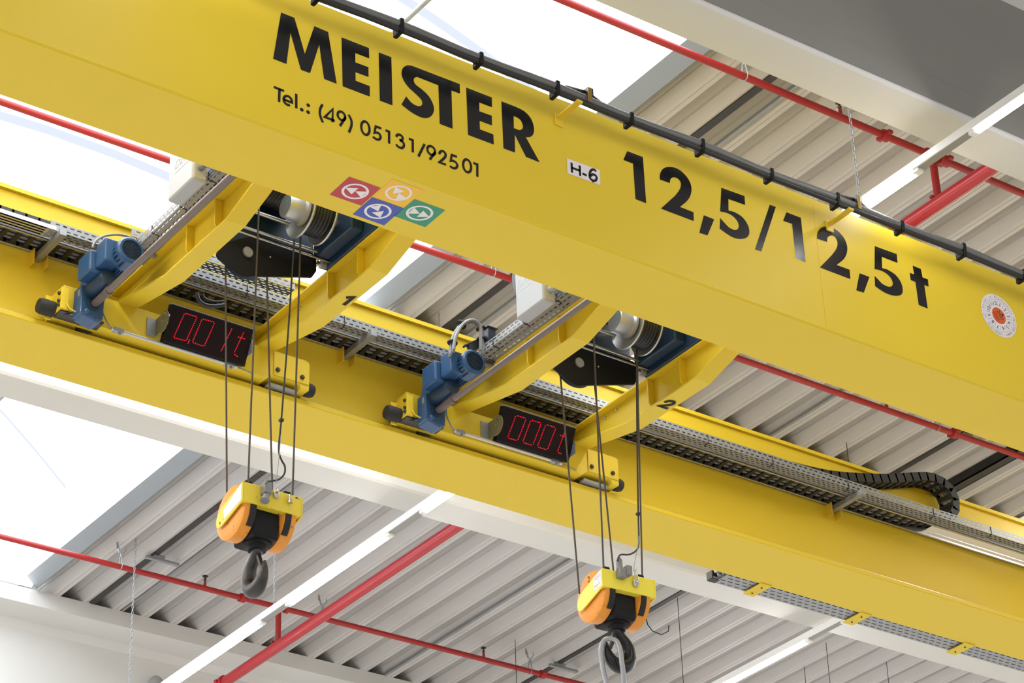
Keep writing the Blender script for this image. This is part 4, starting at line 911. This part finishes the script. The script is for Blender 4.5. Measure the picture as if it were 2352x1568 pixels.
# ================================================================ hook blocks, ropes, hook cables
def arc_bar(mb, x0, x1, cy, cz, r0, r1, a0, a1, n=14):
    """curved bar around an axis along x; angle 0 points to -y, 90 down"""
    for i in range(n):
        A = [math.radians(a0+(a1-a0)*j/n) for j in (i, i+1)]
        q = []
        for x in (x0, x1):
            q.append([Vector((x, cy-r*math.cos(a), cz-r*math.sin(a))) for a, r in ((A[0], r0), (A[1], r0), (A[1], r1), (A[0], r1))])
        mb.hexa(q[0], q[1])
def hook_block(c, yaw, hook_yaw, clean, label):
    root = thing('hook_block', label, 'hook block', tuple(c), 'crane hook blocks'); T = Matrix.Translation(c) @ Matrix.Rotation(yaw, 4, 'Z')
    ym = YBLKC if clean else YBLK
    def bld(mb, name, m, par=root, **k):
        mb.v = [T @ v for v in mb.v]; return mb.build(name, m, par, **k)
    W2 = .194
    b = MB(); b.box(-W2, W2, 0, .055, -.125, 0); bld(b, 'crosshead', ym, smooth=False, bevel=.004)
    for s in (-1, 1):
        x = s*W2; b = MB()
        ch = [(0, 0), (0, -.125)]+[(v.x, v.y) for v in smooth_pts([Vector((p, q, 0)) for p, q in [(.07, -.145), (.235, -.19), (.285, -.185), (.302, -.15), (.29, -.11), (.24, -.068)]])]
        b.prism([(x, p, q) for p, q in ch], (s*.010, 0, 0)); chk = bld(b, 'side_cheek', ym, smooth=False, bevel=.002)
        if s < 0:
            if clean:
                b = MB(); b.add([(x-.0112, .012, -.012), (x-.0112, .012, -.115), (x-.0112, .105, -.125), (x-.0112, .105, -.03)], [(0, 1, 2, 3)]); lb = bld(b, 'rating_label', S_WHT, chk, smooth=False)
                for txt, sz, y, z in (('12,5 t', .032, .055, -.045), ('SWF 2', .024, .06, -.095)):
                    t = text_obj(txt if sz > .03 else 'kran 2', sz, None, None, Vector((x-.0118, y, z)), Vector((0, -1, .1)).normalized(), Vector((0, 0, 1))); bld(t, 'label_print', GREYT, lb, smooth=False)
            else:
                b = MB(); b.add([(x-.0112, .01, -.01), (x-.0112, .01, -.115), (x-.0112, .20, -.16), (x-.0112, .22, -.10)], [(0, 1, 2, 3)]); bld(b, 'rating_label', S_WHT, chk, smooth=False)
    cy, cz, R = .185, -.118, .167
    for s in (-1, 1):
        b = MB(); x0 = s*.183; d = -s
        b.lathe((x0, cy, cz), (d, 0, 0), [(0, .05), (0, .145), (.012, R), (.085, R), (.095, .150), (.095, .05)], 44); cov = bld(b, 'sheave_cover', ORG)
        b = MB(); x1, x2 = sorted((x0+d*.045, x0+d*.085)); arc_bar(b, x1, x2, cy, cz, R-.004, R+.009, -8, 46); bld(b, 'rope_guard', RUB, cov, bevel=.003)
        b = MB(); x1, x2 = sorted((x0+d*.03, x0+d*.075)); b.box(x1, x2, cy-R+.03, cy-R+.085, .0, .045); bld(b, 'rope_entry', BLKP, cov, bevel=.006)
        if clean and s < 0:
            t = text_obj('2', .06, None, None, Vector((x0-.0008, cy-.0, cz+.115)), Vector((0, -1, 0)), Vector((0, 0, 1))); bld(t, 'number', BLKP, cov, smooth=False)
    b = MB(); b.box(-.092, .088, .06, .30, -.285, -.10); hb = bld(b, 'hook_head', BLKP, smooth=True, bevel=.022, seg=3)
    b = MB(); b.lathe((0, .17, -.285), (0, 0, -1), [(-.02, .085), (.012, .085), (.02, .06), (.045, .055)], 28); bld(b, 'swivel_collar', BLKP, hb)
    # hook
    H = Matrix.Translation((0, .17, -.295)) @ Matrix.Rotation(hook_yaw, 4, 'Z')
    hk = [((0, 0), .036), ((0, -.03), .036), ((.028, -.07), .036), ((.07, -.11), .040), ((.093, -.165), .045), ((.083, -.225), .049), ((.040, -.268), .050), ((-.018, -.272), .046), ((-.065, -.242), .038), ((-.09, -.195), .026), ((-.096, -.155), .015), ((-.095, -.135), .008)]
    P2 = smooth_pts([Vector((u, w, r)) for (u, w), r in hk])
    b = MB(); b.tube([H @ Vector((p.x, 0, p.y)) for p in P2], [p.z for p in P2], 14); bld(b, 'hook', DSTEEL if not clean else mat('black_hook', (.022, .022, .026), .3, .5), hb)
    b = MB(); b.hexa([H @ Vector(v) for v in ((-.012, -.012, -.03), (.012, -.012, -.04), (-.073, -.012, -.20), (-.088, -.012, -.19))], [H @ Vector(v) for v in ((-.012, .012, -.03), (.012, .012, -.04), (-.073, .012, -.20), (-.088, .012, -.19))]); bld(b, 'safety_latch', DSTEEL, hb, smooth=False, bevel=.003)
    # plug, eye lug and shackle on the front plate
    if clean:
        b = MB(); b.box(-.10, -.045, -.05, 0, -.055, .005); b.box(-.05, -.01, -.06, -.01, -.035, .03); b.cyl((-.085, -.025, 0), (-.085, -.025, .07), .021, n=14); b.cyl((-.085, -.025, .07), (-.085, -.025, .085), .014, n=12)
    else:
        b = MB(); b.box(-.085, -.035, -.055, 0, -.06, .01); b.cyl((-.06, -.03, .01), (-.06, -.03, .03), .018, n=14); b.cyl((-.06, -.03, -.06), (-.075, -.04, -.10), .02, n=14); b.lathe((-.075, -.04, -.10), (-.3, -.2, -1), [(0, .028), (.016, .028)], 14)
    bld(b, 'cable_plug', GREYP, smooth=True, bevel=.004)
    xe = .045 if clean else .018
    b = MB(); b.tube([(xe+.016*math.cos(2*PI*i/12), -.012, -.06+(.03 if not clean else 0)+.02*math.sin(2*PI*i/12)) for i in range(12)], .008, 8, True); b.box(xe-.012, xe+.012, -.02, 0, -.085+(.03 if not clean else 0), -.06+(.03 if not clean else 0)); bld(b, 'eye_lug', STEEL, bevel=.002)
    zt_ = .035 if not clean else .055
    b = MB(); b.tube([(xe+.016*math.cos(2*PI*i/16)*(.6+.4*(math.sin(2*PI*i/16) < 0)), -.016, (-.012 if not clean else -.01)+(.045 if clean else .035)*math.sin(2*PI*i/16)) for i in range(16)], .0042, 6, True); bld(b, 'snap_hook', STEEL)
    if not clean:
        b = MB(); b.cyl((.10, -.03, -.06), (.105, -.02, -.02), .012, n=10); b.cyl((.10, -.03, -.075), (.10, -.03, -.06), .016, n=10); bld(b, 'eye_lug', STEEL)
    return root, T
def block_pos(pa, pb, Yf):
    a = P(*pa, Y=Yf); c = P(*pb, Y=Yf); return (a+c)/2
YF = 11.75
c1 = block_pos((561, 1104), (692, 1143), YF); c2 = block_pos((1388, 1304), (1499, 1331), YF); print('blocks', c1, c2)
hb1, T1 = hook_block(c1, 0, math.radians(88), False, 'scuffed yellow and orange hook block hanging from the left trolley, hook empty')
hb2, T2 = hook_block(c2, math.radians(-4.4), math.radians(8), True, 'clean yellow and orange hook block of the right trolley holding a lifting link')
def rope(top, bot, label, r=.0062):
    b = MB(); d = (bot-top); n = 24
    b.cyl(top, bot, r, n=8, caps=True)
    tag(b.build('wire_rope', ROPE), label, 'wire rope', 'wire ropes of the hoists')
YB_, YFr = YP+.045, 11.80
def hoist_ropes(tops, bots, T, side):
    names = ['leftmost wire rope of the %s hook block', 'second wire rope from the left of the %s hook block', 'third wire rope from the left of the %s hook block', 'rightmost wire rope of the %s hook block']
    for i in range(4):
        yb = YB_ if i in (0, 2) else YFr
        top = P(*tops[i], Y=yb); bot = P(*bots[i], Y=yb)
        e = (top-bot).normalized()
        if i in (1, 3): top = top+e*.12
        else: top = top+e*.02
        rope(top, bot-e*(.10 if i in (0, 2) else .04), names[i] % side)
hoist_ropes([(518, 600), (594, 490), (613, 632), (690, 556)], [(521, 1145), (570, 1103), (625, 1120), (672, 1132)], T1, 'left')
hoist_ropes([(1286, 850), (1364, 780), (1366, 884), (1463, 816)], [(1328, 1330), (1386, 1298), (1409, 1312), (1475, 1322)], T2, 'right')
def hook_cable(px, Y_, label, tail):
    pts = [P(x, y, Y=Y_) for x, y in px]; b = MB(); b.tube(smooth_pts(pts), .0058, 8)
    o = b.build('hook_cable', CABLE)
    tag(o, label, 'cable', 'electric cables to the hook blocks')
    b = MB(); b.tube([P(x, y, Y=Y_-.01) for x, y in tail], .0022, 6); b.build('steel_leash', GALV, o)
    q = P(*px[2], Y=Y_); b = MB(); b.box(q.x-.012, q.x+.012, q.y-.012, q.y+.012, q.z-.008, q.z+.008); b.build('cable_tie', CABLE, o)
hook_cable([(676, 550), (662, 760), (646, 965), (640, 1030), (646, 1055), (654, 1070), (653, 1088), (640, 1101), (620, 1105), (609, 1113)], 11.70, 'black cable curling down to the left hook block', [(645, 1000), (641, 1048), (638, 1075), (634, 1106)])
hook_cable([(1462, 818), (1464, 1050), (1466, 1180), (1467, 1245), (1461, 1264), (1445, 1273), (1428, 1273), (1421, 1278), (1419, 1288)], 11.71, 'black cable running down to the plug of the right hook block', [(1468, 1230), (1464, 1262), (1458, 1290), (1455, 1312)])
# long link in the right hook
K6 = lambda L: crop(1280, 1240, 4.78, L)
lk = K6([(640, 1100), (590, 1082), (535, 1085), (498, 1125), (480, 1200), (488, 1310), (505, 1430), (535, 1550), (570, 1680), (620, 1750), (690, 1720), (730, 1620), (726, 1480), (708, 1340), (690, 1220), (668, 1140)])
b = MB(); n = len(lk); pts = []
for i, q in enumerate(lk):
    pts.append(P(*q, Y=11.875+.05*math.sin(2*PI*(i-2)/n)))
b.tube(smooth_pts(pts, True), .0165, 12, True)
tag(b.build('lifting_link', mat('grey_link', (.33, .34, .36), .4, .6, .15, 14)), 'long grey steel link hanging in the right hook at the bottom edge', 'link')
